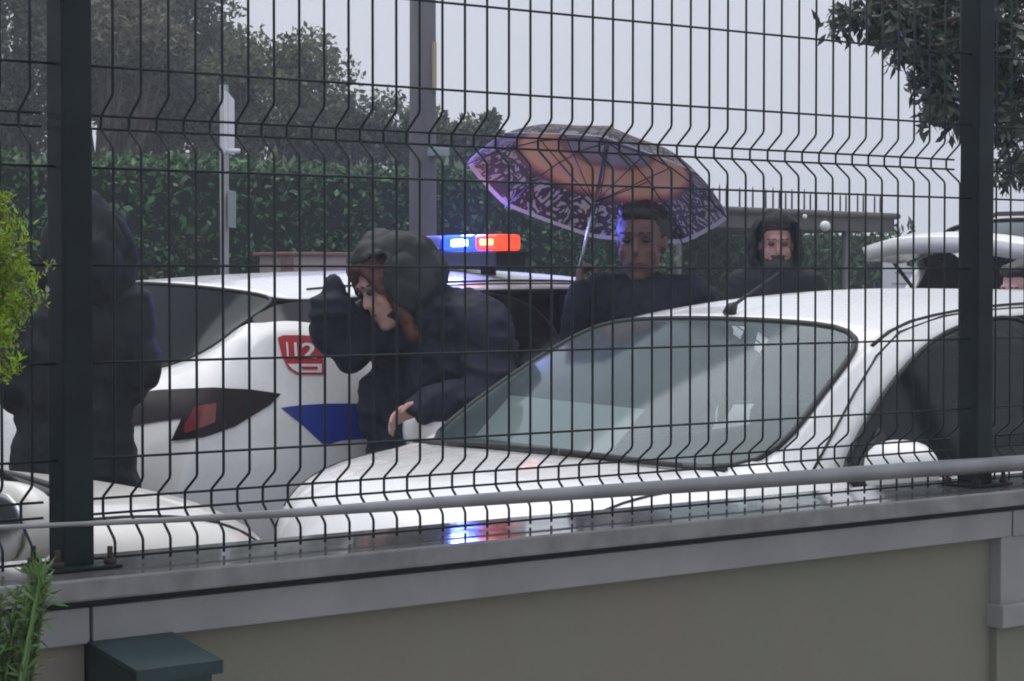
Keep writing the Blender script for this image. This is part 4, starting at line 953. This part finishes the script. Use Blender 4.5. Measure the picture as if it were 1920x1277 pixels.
# ------------------------------------------------------------------ poles, sign, shelter
c = at(793, 440, 13.0); up_ = empty('utility_pole', (c.x, c.y, .12)); tag(up_, 'thick grey utility pole with yellow tag in front of the hedge', 'pole')
tube('shaft', [Vector((0, 0, -.2)), Vector((0, 0, 2.0)), Vector((0, 0, 7.0))], [.083, .078, .066], 'pole', up_, 20)
t0 = at(812, 125, 12.95) - up_.location
box('number_tag', t0.x - .008, t0.x + .012, t0.y - .02, t0.y + .01, t0.z - .14, t0.z + .14, 'yellow', up_, .002)
t0 = at(822, 284, 12.93) - up_.location
box('junction_box', t0.x - .05, t0.x + .05, t0.y - .04, t0.y + .06, t0.z - .028, t0.z + .022, 'signgrey', up_, .006)

c = at(421, 480, 11.2); sg = empty('street_sign', (c.x, c.y, 0)); tag(sg, 'narrow steel sign post with white plate seen edge on before the hedge', 'sign')
tube('post', [Vector((0, 0, -.05)), Vector((0, 0, 2.46))], .022, 'galv', sg, 12)
def plate(name, u0, u1, v0, v1, mat, chop):
    a = at((u0 + u1) / 2, v0, 11.13).z; b_ = at((u0 + u1) / 2, v1, 11.13).z
    bm = bmesh.new(); w_ = (u1 - u0) / 375; dv = (RT * w_ * .94 + FW * .22)
    o = at(u0, v0, 11.13) - sg.location; o.z = 0
    ps = [o + Vector((0, 0, b_)), o + dv + Vector((0, 0, b_)), o + dv + Vector((0, 0, a - chop)), o + dv * .35 + Vector((0, 0, a))  , o + Vector((0, 0, a))]
    vs = [bm.verts.new(p) for p in ps]; bm.faces.new(vs)
    r = bmesh.ops.extrude_face_region(bm, geom=bm.faces[:])
    for v in [g for g in r['geom'] if isinstance(g, bmesh.types.BMVert)]: v.co += RT * .003 - FW * .012
    bmesh.ops.recalc_face_normals(bm, faces=bm.faces[:])
    return link(name, mesh_of(bm), mat, sg, smooth=False)
plate('white_plate', 420, 429, 170, 286, 'signwhite', .03)
plate('grey_plate', 427, 432, 356, 426, 'signgrey', .0)
tube('clamp', [at(421, 283, 11.15) - sg.location, at(450, 283, 11.15) - sg.location], .012, 'signwhite', sg, 8)

c = at(586, 490, 13.6); cb = empty('utility_cabinet', (c.x, c.y, .12)); tag(cb, 'cream utility cabinet with reddish top trim between the hedge and police car', 'cabinet')
cb.rotation_euler = (0, 0, 0)
box('case', -.28, .28, -.16, .16, -.05, 1.515, 'cabinet', cb, .01)
box('top_trim', -.31, .31, -.19, .19, 1.51, 1.532, 'cabinet_red', cb, .008)
box('side_trim', -.30, -.255, -.18, -.10, 0, 1.50, 'cabinet_red', cb, .005)

# low roofed shelter
a = at(1290, 382, 19.0); b_ = at(1677, 402, 21.5)
sh = empty('roofed_shelter', (b_.x, b_.y, 0)); tag(sh, 'low flat roofed shelter with brown fascia and iron spikes on top', 'shelter')
A = a - sh.location; dirv = A.copy(); dirv.z = 0; Ln = dirv.length; dirv.normalize(); nv = Vector((-dirv.y, dirv.x, 0))
if nv.dot(FW) < 0: nv = -nv
zt = b_.z
bm = bmesh.new()
for q in range(1):
    f = []
    for (s_, t_, z) in ((0, 0, zt), (Ln + 2, 0, zt), (Ln + 2, 2.4, zt), (0, 2.4, zt), (0, 0, zt - .17), (Ln + 2, 0, zt - .17), (Ln + 2, 2.4, zt - .17), (0, 2.4, zt - .17)):
        f.append(bm.verts.new(dirv * s_ + nv * t_ + Vector((0, 0, z))))
    for q_ in ((0, 1, 2, 3), (7, 6, 5, 4), (0, 4, 5, 1), (1, 5, 6, 2), (2, 6, 7, 3), (3, 7, 4, 0)): bm.faces.new([f[i] for i in q_])
bmesh.ops.recalc_face_normals(bm, faces=bm.faces[:])
rf = link('roof', mesh_of(bm), 'fascia', sh, smooth=False)
tube('gutter', [dirv * -.02 - nv * .03 + Vector((0, 0, zt - .02)), dirv * (Ln + 2) - nv * .03 + Vector((0, 0, zt - .02))], .03, 'fascia', rf, 8)
for t_ in (.78, 3.4):
    for nn in (.05, 2.3):
        tube('post', [dirv * t_ + nv * nn + Vector((0, 0, -.1)), dirv * t_ + nv * nn + Vector((0, 0, zt - .1))], .038, 'pole', sh, 10)
random.seed(3)
t_ = .16
while t_ < Ln + 1.6:
    hgt = .20 + random.uniform(-.015, .02)
    p0 = dirv * t_ + nv * .06 + Vector((0, 0, zt - .01))
    tube('spike', [p0, p0 + Vector((0, 0, hgt * .8)), p0 + Vector((0, 0, hgt))], [.009, .009, .002], 'fascia', rf, 5)
    t_ += random.choice((.10, .10, .115, .20))
for (u, v, r_) in ((1547, 424, .048), (1509, 406, .022), (1445, 427, .018)):
    g_ = at(u, v, 20.0)
    gl_ = empty('globe_lamp', g_); tag(gl_, {1547: 'larger white globe lamp hanging under the shelter fascia by its post', 1509: 'small white lamp under the shelter fascia beside its post', 1445: 'tiny pale lamp under the shelter fascia above the bearded person'}[u], 'lamp')
    link('globe', mesh_of(ell(Vector((0, 0, 0)), (r_, r_, r_))), 'lamp_globe', gl_)
    tube('bracket', [Vector((0, 0, r_ * .8)), Vector((0, .0, max(r_ + .02, zt - .10 - g_.z)))], .008, 'fascia', gl_, 6)

# white notice board behind the van
c = at(1722, 515, 15.0); nb = empty('notice_board', (c.x, c.y, 0)); tag(nb, 'white notice board with faint printed lines seen under the raised tailgate', 'notice board')
nb.rotation_euler = (0, 0, -YAW)
box('panel', -.25, .25, -.015, .015, 1.18, 1.72, 'signwhite', nb, .004)
for k, (x0, x1) in enumerate(((-.18, -.02), (.03, .12), (-.18, -.04), (-.16, .16), (-.18, -.02))):
    box('print_line', x0, x1, -.0175, -.0155, 1.30 + k * .075, 1.315 + k * .075, 'print_grey', nb, 0)
for x_ in (-.2, .2): tube('leg', [Vector((x_, .03, -.05)), Vector((x_, .03, 1.5))], .02, 'galv', nb, 8)

# ------------------------------------------------------------------ rain haze
hz = box('haze', -60, 90, -14, 60, -1.2, 9.5, 'ground', bevel=0); hz['kind'] = 'stuff'
hz['label'] = 'thin grey rain haze filling the street air'; hz['category'] = 'haze'
m = bpy.data.materials.new('rain_haze'); m.use_nodes = True; nt = m.node_tree; nt.nodes.clear()
vo = nt.nodes.new('ShaderNodeVolumePrincipled'); vo.inputs['Color'].default_value = (.84, .90, 1.0, 1); vo.inputs['Density'].default_value = .0045; vo.inputs['Anisotropy'].default_value = .2
ou = nt.nodes.new('ShaderNodeOutputMaterial'); nt.links.new(vo.outputs[0], ou.inputs['Volume'])
hz.data.materials.clear(); hz.data.materials.append(m)
